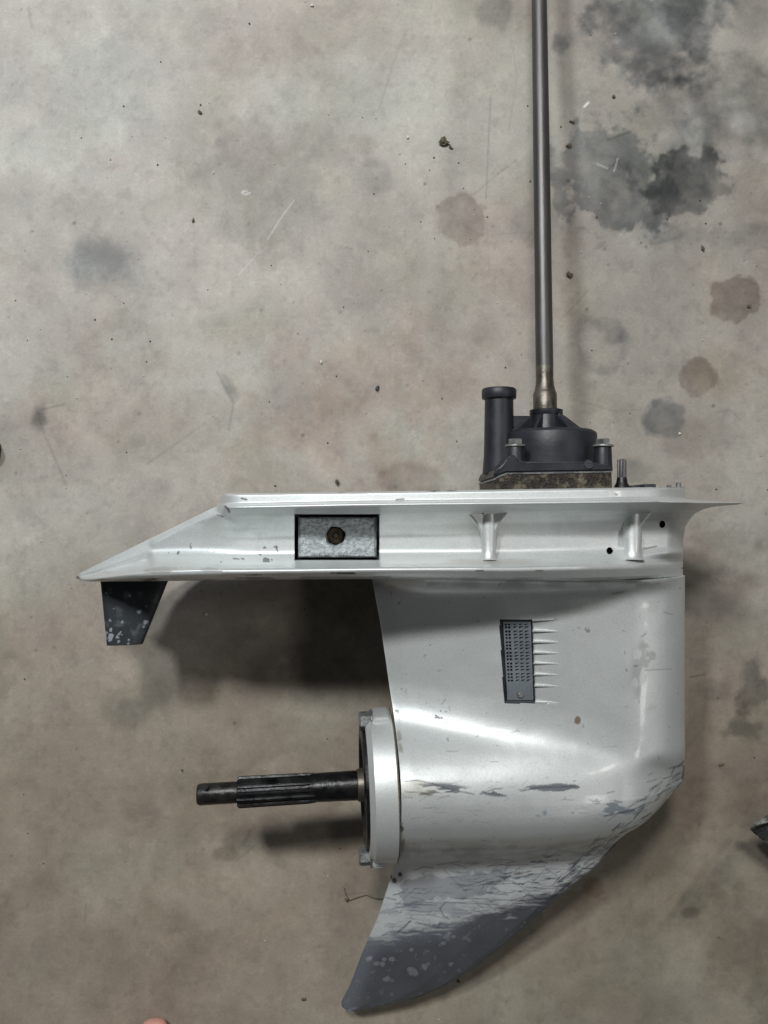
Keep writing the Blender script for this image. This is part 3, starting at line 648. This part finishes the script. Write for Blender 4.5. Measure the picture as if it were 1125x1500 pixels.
# ---- water intake grille in its recess
def gp(u_, v_, off=0.0):
    a0, a1 = surf(732.5, 908), surf(779, 908); b0, b1 = surf(739.5, 1030), surf(783, 1030)
    p = (a0*(1-u_)+a1*u_)*(1-v_)+(b0*(1-u_)+b1*u_)*v_
    return p+Vector((0, 0, off))
def quad_strip(name, us, off_t, off_b, mat, parent, bev=0): pass
# dark rim round the recess (four bars mitred into one ring)
bm = bmesh.new()
o4 = [(-.01, -.003), (1.02, -.003), (1.02, 1.005), (-.01, 1.005)]; i4 = [(.10, .035), (.97, .035), (.97, .965), (.10, .965)]
vo = [bm.verts.new(gp(*q, 0.0003)) for q in o4]; vi = [bm.verts.new(gp(*q, -0.0022)) for q in i4]; vl = [bm.verts.new(gp(*q, -0.006)) for q in o4]
for i in range(4):
    j = (i+1) % 4; bm.faces.new((vo[i], vo[j], vi[j], vi[i])); bm.faces.new((vl[i], vl[j], vo[j], vo[i]))
G_RIM = link('grille_rim', bm_mesh(bm, 'grille_rim'), M_RIM, U)
bm = bmesh.new(); OFF = -0.0010
def cell(u0, u1, v0, v1, hole):
    outer = [(u0, v0), (u1, v0), (u1, v1), (u0, v1)]
    vo = [bm.verts.new(gp(*q, OFF)) for q in outer]
    if hole is None: bm.faces.new(vo[::-1]); return
    vi = [bm.verts.new(gp(*q, OFF)) for q in hole]; vb = [bm.verts.new(gp(*q, OFF-0.0028)) for q in hole]
    for i in range(4):
        j = (i+1) % 4; bm.faces.new((vo[i], vi[i], vi[j], vo[j])); bm.faces.new((vi[i], vb[i], vb[j], vi[j]))
ucols = [(.135, .235, 's'), (.235, .34, 's'), (.39, .57, 't'), (.57, .75, 't'), (.75, .93, 't')]
groups = [2, 3, 3, 3, 3, 3]
vrow = []; v = 0.035
for gi, n in enumerate(groups):
    for _ in range(n): vrow.append((v, v+0.0385, True)); v += 0.0385
    vrow.append((v, v+0.0125, False)); v += 0.0125
vrow.append((v, 0.965, False))
vrow[0] = (0.045, vrow[0][1], True); vrow.insert(0, (0.025, 0.045, False))
ubr = [.10, .135, .235, .34, .39, .57, .75, .93, .975]
for v0, v1, hole in vrow:
    for u0, u1 in zip(ubr[:-1], ubr[1:]):
        kind = next((k for a, b, k in ucols if abs(a-u0) < 1e-6), None)
        hp = None
        if hole and kind == 's':
            du, dv = (u1-u0)*.15, (v1-v0)*.15; hp = [(u0+du, v0+dv), (u1-du, v0+dv), (u1-du, v1-dv), (u0+du, v1-dv)]
        elif hole and kind == 't':
            du, dv = (u1-u0)*.12, (v1-v0)*.15; hp = [(u0+du*1.6, v0+dv*1.2), (u1-du, v0+dv*.8), (u1-du*1.2, v0+dv*1.9), (u0+du, v1-dv)]
        cell(u0, u1, v0, v1, hp)
bmesh.ops.remove_doubles(bm, verts=bm.verts[:], dist=1e-6)
me = bpy.data.meshes.new('intake_grille'); bm.to_mesh(me); bm.free()
GR = link('intake_grille', me, M_GRILLE, U)
sp = gp(.56, .90, OFF)
hexbolt('grille_screw', sp, (0, 0, 1), 0.0021, 0.0014, M_BOLT, GR, (0.0029, 0.0003))
# the scoop ribs running forward
for i, yy in enumerate((908.5, 924, 940, 956, 971.5, 988, 1004.5, 1029)):
    x0 = 779.5+4*(yy-908)/122; L = 37 if i else 32
    a, b = surf(x0, yy, 0.0003), surf(x0+L, yy+(0.8 if i else -1), 0.0001)
    th = 0.0005
    bm = bmesh.new()
    d = Vector((0, 1, 0))*th
    q = [a+d, a-d, b-d*.7, b+d*.7]
    tv = [bm.verts.new(p) for p in q]; bv = [bm.verts.new(p+Vector((0, 0, -0.0035))+ (d*1.4 if k in (0, 3) else -d*1.4)) for k, p in enumerate(q)]
    bm.faces.new(tv); bm.faces.new(bv[::-1])
    for k in range(4): bm.faces.new((tv[k], bv[k], bv[(k+1) % 4], tv[(k+1) % 4]))
    me = bm_mesh(bm, 'scoop_rib')
    at = me.attributes.new('paint', 'FLOAT_COLOR', 'POINT'); at.data.foreach_set('color', [*SIL, 1.0]*len(me.vertices))
    link('scoop_rib', me, M_PAINT, U)

def solid_paint(me, col=SIL, met=1.0):
    at = me.attributes.new('paint', 'FLOAT_COLOR', 'POINT'); at.data.foreach_set('color', [*col, met]*len(me.vertices))

# ---- anode in the side recess
za = upper_z(424, 785)
def PB(px0, py0, px1, py1, z): a = P(px0, py1, z); b = P(px1, py0, z); return a, b
a, b = PB(436.5, 757.5, 551.5, 816.5, za+0.0005)
bm = bmesh.new()
# block with a round screw well: plate ring from rectangle to circle
N = 40; cc = P(491, 785, za); rw = 0.0066
def rect_pt(th):
    c, s = math.cos(th), math.sin(th)
    tx = ((b.x-cc.x) if c > 0 else (a.x-cc.x))/c if abs(c) > 1e-6 else 1e9
    ty = ((b.y-cc.y) if s > 0 else (a.y-cc.y))/s if abs(s) > 1e-6 else 1e9
    t = min(tx, ty); return Vector((cc.x+c*t, cc.y+s*t, za))
angs = sorted([2*math.pi*i/N for i in range(N)]+[math.atan2(yy-cc.y, xx-cc.x) % (2*math.pi) for xx in (a.x, b.x) for yy in (a.y, b.y)])
rings = []
for kind in ('low', 'edge', 'top', 'mid', 'well', 'wellb'):
    R_ = []
    for th in angs:
        rp = rect_pt(th); wob = 1+0.04*math.sin(3*th+1)+0.03*math.sin(7*th)
        cp = Vector((cc.x+rw*wob*math.cos(th), cc.y+rw*wob*math.sin(th), za))
        if kind == 'low': p = rp+Vector((0, 0, -.012))
        elif kind == 'edge': p = rp+Vector((0, 0, -.0012))
        elif kind == 'top': p = rp+(cc-rp).normalized()*.0016+Vector((0, 0, .0006))
        elif kind == 'mid': p = (rp+cp)/2+Vector((0, 0, .0009))
        elif kind == 'well': p = cp+Vector((0, 0, .0006))
        else: p = cc+(cp-cc)*.86+Vector((0, 0, -.0075))
        R_.append(bm.verts.new(p))
    rings.append(R_)
n = len(angs)
for A_, B_ in zip(rings[:-1], rings[1:]):
    for i in range(n): bm.faces.new((A_[i], A_[(i+1) % n], B_[(i+1) % n], B_[i]))
AN = link('sacrificial_anode', bm_mesh(bm, 'sacrificial_anode'), M_ANODE, U, True, 40)
scw = lathe('anode_screw', [(0, .0052), (.001, .0050), (.0014, .0042), (.0014, .0020), (-.0004, .0018), (-.0004, .0001)], (cc.x, cc.y, za-.0062), (0, 0, 1), 24, M_BROWN, AN, 30)
lathe('screw_socket', [(0, .0016), (.0022, .0016), (.0026, .0013)], (cc.x, cc.y, za-.0060), (0, 0, 1), 12, M_BOLT, scw, 30)

# ---- bolt bosses with their webs on the wall
def boss(px, r0, r1, left_web, right_web):
    zt = upper_z(px+36, 786)+.0035
    a = P(px, 748, zt); b = P(px+1, 821, zt+.004); ax = b-a; L = ax.length
    o = lathe('bolt_boss', [(0, r0*.92), (.0006, r0), (L*.30, r0*.86), (L*.6, r1*1.1), (L*.82, r1), (L*.95, r1*1.1), (L, r1*1.35)], a, ax, 28, M_PAINT, U, 40)
    solid_paint(o.data)
    for side, on in ((-1, left_web), (1, right_web)):
        if not on: continue
        q = [P(px+side*6, 749.5, zt+.006), P(px+side*31, 749.5, zt+.007), P(px+side*17, 766, zt+.006), P(px+side*7, 788, zt+.004)]
        wb = prism('boss_web', [p-Vector((0, 0, .010)) for p in q], (0, 0, .0105), M_PAINT, o, .0008); solid_paint(wb.data)
boss(715, .0066, .0042, True, True)
boss(925, .0072, .0056, False, True)
for px in (715, 930):
    zt = upper_z(px, 744)
    lathe('bolt_hole', [(0, .0050), (.0012, .0050), (.0014, .0046)], P(px, 747, upper_z(px+36, 786)+.0005), (0, 1, 0), 20, M_DARK, U, 30)

# ---- trim tab hanging under the plate tip
bm = bmesh.new()
zt = ZC
def tabp(px, py, dz): p = P(px, py, zt); return p+Vector((0, 0, dz))
g = 14
prof_l = [(147, 846), (157, 946)]; prof_r = [(248, 846), (209, 944)]
Vg = []; Cg = []
R_, Cn = 70, 60
vv, uu = np.meshgrid(np.linspace(0, 1, R_), np.linspace(0, 1, Cn), indexing='ij')
ta = 147+(157-147)*vv + uu*((248-147)*(1-vv)+(209-157)*vv)*1.0
tb = 846+vv*(99-2*uu)
ta = 147+10*vv+uu*(101-49*vv)
hh = 0.0045*np.sqrt(np.clip(1-(2*uu-1)**6, 0, 1))*(1-.3*vv)+.0006
cT = np.zeros(ta.shape+(3,))+S2(42, 47, 50)
f1 = fbm(ta, tb, 11, 50, 5); f2 = fbm(ta, tb, 5, 53, 4)
cT = cT*(.55+.9*fbm(ta, tb, 30, 57, 4))[..., None]
cT, mT = chip(cT, np.ones(ta.shape)*.3, sstep(.60, .80, f1)*.45, (98, 108, 110), .3)
cT, mT = chip(cT, mT, (np.hypot(ta-165, tb-931)/12+(f2-.5)*3.4 < .5)*.6, (176, 184, 194), .3)
for cx, cy, r in [(164, 907, 2.4), (176, 938, 3), (191, 936, 3.2), (190, 941, 2.6), (182, 910, 2.4), (215, 910, 3.6), (213, 917, 2), (170, 890, 2), (158, 868, 2.6), (193, 871, 3), (206, 895, 3), (217, 887, 2.4)]:
    cT, mT = chip(cT, mT, (1-sstep(.6, 1.2, np.hypot(ta-cx, tb-cy)/r*1.3+(f2-.5)*3))*.6, (170, 178, 182), .3)
solid('trim_tab', ta, tb, hh, cT, mT, zt+0*ta)

# ---- water pump on the flange
zq = float(zm(690)); K_ = (H-zq)/F
def Q(px, py, dz=0.0): p = P(px, py, zq); p.z += dz; return p
UP = Vector((0, 1, 0))
def qmesh_box(name, px0, py0, px1, py1, dz0, dz1, mat, par=U, bev=.0012, seg=2):
    a = Q(px0, py1); b = Q(px1, py0)
    return rbox(name, (a.x, a.y, zq+dz0), (b.x, b.y, zq+dz1), mat, par, bev, seg)
# the visible front of these parts is ~.04 nearer, so their mid-plane columns are shrunk
def fr(px, py, dz):
    """photo position of the front -> mid-plane point moved forward by dz"""
    return P(px, py, zq+dz)
def fbox(name, px0, py0, px1, py1, dzf, dzb, mat, par=U, bev=.0012, seg=2):
    a = P(px0, py1, zq+dzf); b = P(px1, py0, zq+dzf)
    return rbox(name, (a.x, a.y, zq+dzb), (b.x, b.y, zq+dzf), mat, par, bev, seg)
def fpoly(name, pts, dzf, dzb, mat, par=U, bev=.001, seg=2):
    q = [Vector((P(x, y, zq+dzb+(dzf-dzb)*min(1, max(0, (x-701)/50))).x, P(x, y, zq+dzf).y, 0)) for x, y in pts]
    return prism(name, [(p.x, p.y, zq+dzb) for p in q], (0, 0, dzf-dzb), mat, par, bev, seg)
fpoly('pump_base_plate', [(703, 718), (703, 699), (712, 697), (730, 694), (896, 691), (897, 718)], .040, -.040, M_GASKET, U, .0006, 1)
fpoly('pump_gasket', [(701, 701), (712, 696.5), (732, 692.5), (897, 690), (897, 692), (732, 695), (712, 699), (701, 703.5)], .0405, -.0405, M_BOLT, U, 0)
HSG = fpoly('pump_housing', [(701, 701), (701, 690), (706, 686), (714, 684), (722, 679), (738, 668), (752, 664), (760, 674), (772, 676), (868, 676), (878, 679), (896, 681), (897, 690), (732, 692.5), (712, 696.5)], .040, -.040, M_BLACK, U, .0018, 3)
ax0 = Q(803, 700)
rk = K_
lathe('pump_drum', [(0, 66*rk), (30*rk, 66*rk), (52*rk, 65.5*rk), (55*rk, 64.5*rk), (58*rk, 60*rk), (59*rk, 40*rk)], Q(807, 690), UP, 56, M_BLACK, HSG, 40)
lathe('pump_neck', [(0, 27*rk), (24*rk, 23*rk), (26*rk, 24*rk), (32*rk, 24*rk), (33*rk, 21*rk)], Q(800, 633), UP, 32, M_BLACK, HSG, 35)
# the radial ribs of the neck
nx = Q(800, 633)
for deg in (12, 62, 118, 168, 222, 318):
    th = math.radians(deg); d = Vector((math.cos(th), 0, math.sin(th))); t = d.cross(UP)*0.0011
    q = [nx+d*20*rk+UP*24*rk, nx+d*24*rk+UP*24*rk, nx+d*57*rk+UP*(-1*rk), nx+d*57*rk-UP*4*rk, nx+d*18*rk-UP*4*rk]
    prism('neck_rib', [p-t for p in q], t*2, M_BLACK, HSG, .0003, 1)
TW = lathe('water_outlet_tube', [(0, 24*rk), (30*rk, 22*rk), (105*rk, 20.8*rk), (112*rk, 20.8*rk)], Q(731, 694), UP, 40, M_BLACK, HSG, 40)
lathe('tube_collar', [(0, 20*rk), (.5*rk, 24.2*rk), (2*rk, 25.2*rk), (13*rk, 25.2*rk), (15.5*rk, 23.5*rk), (16*rk, 19*rk)], Q(731, 585), UP, 40, M_BLACK, TW, 35)
fbox('tube_web', 745, 609, 784, 645, .003, -.006, M_BLACK, HSG, .0008, 1)
fpoly('side_web', [(818, 604), (828, 609), (866, 638), (866, 645), (818, 645)], .012, .007, M_BLACK, HSG, .0005, 1)
for px, w_ in ((755, 13.5), (883, 12.5)):
    c0 = fr(px, 690, .030)
    BB = lathe('bolt_pillar', [(0, w_*rk*1.05), (34*rk, w_*rk*.93), (36*rk, w_*rk*.88)], c0, UP, 28, M_BLACK, HSG, 35)
    hexbolt('pump_bolt', fr(px, 652, .030), UP, 10.4*rk, 8.5*rk, M_BOLT, U, (14.6*rk, 2.4*rk))
# rear pair of bolts, mostly hidden
for px in (765, 858):
    hexbolt('pump_bolt', Q(px, 655, -.030), UP, 10*rk, 8*rk, M_BOLT, U, (14*rk, 2.4*rk))
lathe('housing_knob', [(0, 9*rk), (6*rk, 8.4*rk), (9*rk, 6*rk)], fr(860, 683, .036), (0, .25, 1), 20, M_BLACK, HSG, 35)

# ---- drive shaft
s0 = P(798.6, 606, zq); s1 = P(787.2, -190, 0.056)
d = (s1-s0); L = d.length
def rs(px_y, wpx): return wpx*0.5*K_
prof = [(0, 17*rk), (6*rk, 17.2*rk), (29*rk, 17.2*rk), (31*rk, 16.2*rk), (34*rk, 15.2*rk), (42*rk, 13.4*rk), (52*rk, 12.6*rk), (70*rk, 12.8*rk), (L*.5, 12.2*rk), (L*.80, 11.4*rk), (L, 11.4*rk)]
DS = lathe('drive_shaft', prof[7:], s0, d, 40, M_STEEL, U, 40)
lathe('shaft_collar', prof[:8], s0, d, 40, M_RUST, DS, 30)
lathe('shaft_spline', [(0, 11.3*rk), (.0005, 12*rk), (.03, 12*rk), (.031, 10*rk)], s1, d, 60, M_STEEL, DS, 30, wob=lambda t, th: 1+.07*(1 if math.sin(15*th) > 0 else -1))

# ---- shift shaft, dowel and tab on the flange
SH = lathe('shift_shaft', [(0, 6.0*rk), (10*rk, 6.0*rk), (36*rk, 6.0*rk), (38*rk, 5*rk)], fr(911, 712, .02), UP, 48, M_STEEL, U, 30, wob=lambda t, th: 1+.08*(1 if math.sin(12*th) > 0 else -1))
lathe('shift_shaft_seal', [(0, 11*rk), (3*rk, 10*rk), (6*rk, 8*rk), (14*rk, 6.6*rk)], fr(911, 714, .02), UP, 28, M_GREASE, U, 30)
fbox('flange_tab', 944, 709, 961, 716, .02, -.004, M_RIM, U, .0004, 1)
fbox('flange_tab', 925, 711, 938, 716, .02, .005, M_RIM, U, .0004, 1)
lathe('locating_dowel', [(0, 3.6*rk), (7*rk, 3.6*rk), (8*rk, 3*rk)], fr(994, 715, .02), UP, 16, M_BOLT, U, 30)
lathe('locating_stud', [(0, 3*rk), (3*rk, 3*rk), (3.4*rk, 2.4*rk)], fr(980, 714, .02), UP, 12, M_BOLT, U, 30)

# ---- bearing carrier and propeller shaft (their common axis leans a few degrees)
zp = float(zm(1147))
cen = P(575, 1147, zp)
AX = Vector((-1.0, -0.030, 0.085)).normalized()      # toward the propeller end
kk = (H-zp)/F
def ap(px): return (575-px)*kk
R0 = .0512
CR = lathe('bearing_carrier', [(ap(575.6), R0*.975), (ap(574.4), R0*.985), (ap(573), R0), (ap(549), R0*.985), (ap(543), R0*.975), (ap(539), R0*.93), (ap(536), R0*.90), (ap(536), R0*.80), (ap(545), R0*.79)], cen, AX, 96, M_PAINT, U, 28, caps=False)
solid_paint(CR.data, SIL*.97)
lathe('carrier_bore', [(ap(546), R0*.80), (ap(532), R0*.81), (ap(530), R0*.76), (ap(530), R0*.66), (ap(542), R0*.60), (ap(542), .008)], cen, AX, 72, M_GREASE, CR, 30, caps=False)
th_u = Vector((0, 1, 0)); th_v = AX.cross(th_u).normalized()
for sgn in (1, -1):
    dirv = (th_u*math.cos(.17)*sgn + Vector((0, 0, 1))*math.sin(.17)).normalized()
    t2 = AX.cross(dirv).normalized()
    base = cen+AX*ap(569)
    q = [base+dirv*R0*.80-t2*.012, base+dirv*R0*1.035-t2*.009, base+dirv*R0*1.06, base+dirv*R0*1.035+t2*.009, base+dirv*R0*.80+t2*.012]
    ear = prism('carrier_ear', q, AX*(ap(545)-ap(569)), M_PAINT, CR, .0012, 2); solid_paint(ear.data, SIL*.95)
    hb = base+dirv*R0*.92+AX*(ap(545)-ap(569))
    hexbolt('carrier_bolt', hb+AX*.0012, AX, .0066 if sgn > 0 else .0060, .0078, M_BOLT, U, (.0078, .0012))
# seam between carrier and housing
lathe('carrier_seal', [(ap(575.2), R0*.994), (ap(573.8), R0*.994)], cen, AX, 96, M_BROWN, CR, 30, caps=False)
# propeller shaft
PS = lathe('propeller_shaft', [(ap(556), .0100), (ap(531), .0108), (ap(527), .0102), (ap(520), .0100), (ap(455), .0096)], cen, AX, 48, M_GREASE, U, 40)
lathe('shaft_step', [(ap(534), .0112), (ap(524), .0109), (ap(523), .010)], cen, AX, 48, M_RUST, PS, 40)
def spl(t, th): return 1.0+.055*math.tanh(4*math.sin(13*th))
lathe('spline_teeth', [(ap(462), .0094), (ap(450), .0098), (ap(354), .0100), (ap(351), .0094)], cen, AX, 156, M_GREASE, PS, 30, wob=spl)
M_TIP = plain('oiled_black_steel', srgb(30, 30, 30), srgb(62, 60, 58), .6, .25, .45, 120, .4, 300)
TIP = lathe('threaded_tip', [(ap(352), .0072), (ap(297), .0072), (ap(294), .0064)], cen, AX, 40, M_TIP, PS, 40, wob=lambda t, th: 1)
tc_ = cen+AX*ap(299)
lathe('cotter_pin_hole', [(0, .0022), (.0006, .0022)], P(300, 1152, (cen+AX*ap(304)).z+.0072), (0, .3, 1), 16, M_DARK, TIP, 30)
# smears of grease shining on the splines
# ---- put every top part under the Empty with its own offset
for o in bpy.data.objects:
    if o not in _before and o.parent == U:
        o.matrix_parent_inverse = UI

# ------------------------------------------------------------------ neighbours at the frame's edges
cp = empty('round_cap', P(-15, 657, 0))
tag(cp, 'dark round cap cut off by the left edge of the picture', 'cap')
cap_o = lathe('cap_shell', [(0, .0090), (.002, .0092), (.010, .0090), (.012, .0078), (.0124, .004)], (0, 0, 0), (0, 0, 1), 40, M_BLACK, cp, 35)
lathe('cap_knob', [(0, .0040), (.003, .0038), (.0034, .003)], (0, 0, .0122), (0, 0, 1), 24, M_BLACK, cp, 35)
wd = empty('metal_bracket', P(1140, 1215, 0)); wl_ = Vector(wd.location)
tag(wd, 'chipped dark metal point with a pale worn top edge poking in at the right edge', 'metal piece')
def wp(px, py, z): return P(px, py, z)-wl_
prism('bracket_plate', [wp(1095.5, 1213, .030), wp(1150, 1257, .030), wp(1300, 1300, .030), wp(1300, 1150, .030), wp(1180, 1176, .030), wp(1125, 1199, .030)], (0, 0, .010), M_WEDGE, wd, .001, 2)
prism('bracket_edge', [wp(1097, 1209, .041), wp(1124, 1202, .041), wp(1180, 1196, .041), wp(1300, 1190, .041), wp(1300, 1150, .041), wp(1180, 1172, .041), wp(1124, 1192, .041)], (0, 0, .004), M_WEDGE2, wd, .001, 2)
prism('bracket_foot', [wp(1160, 1200, .0005), wp(1160, 1250, .0005), wp(1290, 1280, .0005), wp(1290, 1180, .0005)], (0, 0, .031), M_WEDGE, wd, .001, 1)

# bare foot at the lower edge (only the big toe's tip is in view)
ft = empty('person', P(225, 1640, 0)); fo = Vector(ft.location)
tag(ft, 'bare big toe tip of the person standing at the lower edge of the floor', 'person')
bm = bmesh.new()
skn = bm.verts.layers.skin.verify()
def fv(x, y, z, r):
    v = bm.verts.new((x, y, z)); v[skn].radius = (r, r*.82); return v
t0 = P(231, 1469, 0)-fo; tipx, tipy = t0.x, t0.y
heel = fv(tipx-.030, tipy-.235, .030, .027); heel[skn].use_root = True
mid = fv(tipx-.030, tipy-.150, .032, .026); ank = fv(tipx-.030, tipy-.215, .075, .028); sh = fv(tipx-.032, tipy-.225, .16, .034); sh2 = fv(tipx-.034, tipy-.230, .30, .044)
ball = fv(tipx-.030, tipy-.085, .021, .020)
bm.edges.new((heel, mid)); bm.edges.new((heel, ank)); bm.edges.new((ank, sh)); bm.edges.new((sh, sh2)); bm.edges.new((mid, ball))
for dx, ty, r, bx in ((0, .0115, .0115, -.004), (-.021, .022, .0080, -.020), (-.037, .028, .0074, -.033), (-.051, .031, .0070, -.045), (-.064, .044, .0066, -.056)):
    a_ = fv(tipx+bx, tipy-.066-max(0, ty-.012)*.6, .016, r*1.25); b_ = fv(tipx+(dx+bx)/2-.0, tipy-.040-ty*.5, .014, r*1.02); c_ = fv(tipx+dx, tipy-ty-.004, .0120, r*1.05); e_ = fv(tipx+dx, tipy-ty+.004, .0110, r*.8)
    bm.edges.new((ball, a_)); bm.edges.new((a_, b_)); bm.edges.new((b_, c_)); bm.edges.new((c_, e_))
me = bpy.data.meshes.new('body'); bm.to_mesh(me); bm.free()
bo = link("body", me, M_SKIN, ft); bo.location.z = -0.0034
sm_ = bo.modifiers.new('skin', 'SKIN'); sm_.use_smooth_shade = True
ss = bo.modifiers.new('sub', 'SUBSURF'); ss.levels = 2; ss.render_levels = 2

# ------------------------------------------------------------------ crumbs on the floor
def crumb(name, px, py, r, mat, label, cat, sx=1, sy=1, sz=.6, seed=0, rot=0, group=None):
    rr = random.Random(seed); bm = bmesh.new(); bmesh.ops.create_icosphere(bm, subdivisions=2, radius=1)
    a1, a2, a3 = [rr.uniform(1.5, 3.5) for _ in range(3)]
    for v in bm.verts:
        f = 1+.30*math.sin(a1*v.co.x*2+seed)+.25*math.sin(a2*v.co.y*2+2*seed)*math.cos(a3*v.co.z*2)+rr.uniform(-.1, .1)
        v.co = Vector((v.co.x*sx*f, v.co.y*sy*f, v.co.z*sz*f))*r
    bmesh.ops.rotate(bm, verts=bm.verts, cent=(0, 0, 0), matrix=Matrix.Rotation(rot, 3, 'Z'))
    mn = min(v.co.z for v in bm.verts)
    for v in bm.verts: v.co.z -= mn+0.0002
    for v in bm.verts: v.co *= 0.72
    o = link(name, bm_mesh(bm, name), mat); o.location = P(px, py, 0); tag(o, label, cat, group); return o
k_ = H/F
crumb('dirt_crumb', 650, 208, 9*k_, M_GRIT_D, 'brown dirt crumb left of the upper drive shaft, the largest one', 'dirt', 1.05, .85, .5, 3, -.5)
crumb('dirt_crumb', 660, 216, 4*k_, M_GRIT_D, 'small brown flake touching the largest dirt crumb', 'dirt', 1.2, .6, .4, 9, -.7)
crumb('dirt_crumb', 834, 403, 6*k_, M_GRIT_D, 'dark olive crumb right of the middle of the drive shaft', 'dirt', 1.1, .8, .5, 5, -.5)
crumb('dirt_crumb', 494, 706, 5.5*k_, M_GRIT_D, 'dark square crumb just above the silver flange edge', 'dirt', 1.0, .9, .6, 8, .2)
crumb('plastic_chip', 553, 569, 4.6*k_, plain('blue_black_chip', srgb(24, 32, 44), srgb(40, 52, 66), 0, .4, .6, 200, 0), 'blue-black chip on the open floor above the flange', 'chip', .7, 1.3, .4, 12, -.3)
crumb('dirt_crumb', 833, 214, 4.2*k_, M_GRIT_D, 'brown crumb at the corner of the big oil stain', 'dirt', 1.2, .8, .5, 15, .2)
crumb('dirt_crumb', 838, 179, 3.6*k_, M_GRIT_D, 'black speck just above the big oil stain', 'dirt', 1.3, .7, .5, 18, -.3)
crumb('dirt_crumb', 899, 142, 3.6*k_, M_GRIT_D, 'black crumb on pale floor between the two top right stains', 'dirt', 1.2, .8, .5, 21, -.4)
crumb('dirt_crumb', 293, 165, 3.8*k_, M_GRIT_D, 'brown crumb on the pale floor at upper left', 'dirt', 1.1, .8, .5, 24, -.7)
crumb('dirt_crumb', 283, 323, 3.4*k_, M_GRIT_D, 'grey-green crumb right of the grey oval stain', 'dirt', .7, 1.3, .4, 27, -.2)
crumb('dirt_crumb', 1097, 449, 3.4*k_, M_GRIT_D, 'black crumb lying on the brown round stain at right', 'dirt', 1.1, .9, .5, 30, -.2)
crumb('dirt_crumb', 1029, 364, 5*k_, M_GRIT_D, 'elongated grey crumb right of the big oil stain', 'dirt', .6, 1.2, .4, 33, .4)
crumb('dirt_crumb', 1056, 1120, 3.4*k_, M_GRIT_D, 'dark crumb above the metal point at right', 'dirt', 1.3, .6, .5, 36, .4)
crumb('dirt_crumb', 672, 1437, 3.4*k_, M_GRIT_D, 'dark crumb beside the lower edge of the skeg', 'dirt', 1.3, .7, .5, 39, .2)
crumb('dirt_crumb', 445, 1463, 4*k_, M_GRIT_D, 'brown crumb left of the skeg tip', 'dirt', 1.3, .7, .5, 42, .1)
crumb('dirt_crumb', 508, 1317, 4.4*k_, M_GRIT_D, 'brown crumb at the end of the fibre left of the skeg', 'dirt', 1.2, .8, .5, 45, -.4)
crumb('white_bead', 302, 900, 2.7*k_, M_GRIT_L, 'white bead in the shadow under the plate', 'bead', 1, 1, .8, 48)
crumb('white_bead', 457, 8, 2.8*k_, M_GRIT_L, 'pale crumb near the top edge of the floor', 'crumb', 1.4, .8, .5, 51, .4)
crumb('white_bead', 597, 201, 2.8*k_, M_GRIT_L, 'pale crumb left of the largest dirt crumb', 'crumb', 1, 1, .6, 54)
crumb('white_bead', 470, 530, 2.8*k_, M_GRIT_L, 'pale crumb on the reddish floor at middle left', 'crumb', 1.0, 1.2, .6, 57)
crumb('white_bead', 995, 635, 2.6*k_, M_GRIT_L, 'pale crumb on the edge of the round grey stain', 'crumb', 1, 1, .6, 60)
crumb('dirt_crumb', 267, 1128, 2.2*k_, M_GRIT_D, 'tiny speck left of the propeller shaft', 'dirt', 1, 1, .6, 63)
# fibre
cu = bmesh.new()
pts = [(504, 1300), (506, 1310), (512, 1319), (524, 1314), (536, 1311), (548, 1316), (562, 1317)]
prev = None
for i, (x, y) in enumerate(pts):
    p = P(x, y, .0008+.0006*(i % 2)); ring = [cu.verts.new(p+Vector((math.cos(t)*.0004*.7, math.sin(t)*.0004, math.sin(t+.8)*.0004))) for t in (0, 2.1, 4.2)]
    if prev:
        for q in range(3): cu.faces.new((prev[q], prev[(q+1) % 3], ring[(q+1) % 3], ring[q]))
    prev = ring
fo_ = link('fibre', bm_mesh(cu, 'fibre'), M_GRIT_D); tag(fo_, 'thin brown fibre curling on the floor left of the skeg', 'fibre')
# fine grit: too small and too many to name one by one
rr = random.Random(77)
for nm, mt, cnt in (('dark_grit', M_GRIT_D, 90), ('pale_grit', M_GRIT_L, 90)):
    V_, F_ = [], []
    for i in range(cnt):
        px, py = rr.uniform(0, 1125), rr.uniform(0, 1500)
        if rr.random() < .5: py = rr.uniform(150, 720)
        c = P(px, py, 0); r = rr.uniform(.6, 1.7)*k_*(.85 if mt is M_GRIT_L else 1.0)
        b0 = len(V_); a0 = rr.uniform(0, 3)
        for t in range(5):
            th = a0+t*1.257; V_.append((c.x+math.cos(th)*r*rr.uniform(.6, 1.3), c.y+math.sin(th)*r*rr.uniform(.6, 1.3), 0))
        V_.append((c.x, c.y, r*1.0))
        for t in range(5): F_.append((b0+t, b0+(t+1) % 5, b0+5))
    me = mesh_np(nm, V_, F_, smooth=False); o = link(nm, me, mt)
    tag(o, 'scattered %s specks of grit over the concrete floor' % ('dark' if 'dark' in nm else 'pale'), 'grit', None, 'stuff')
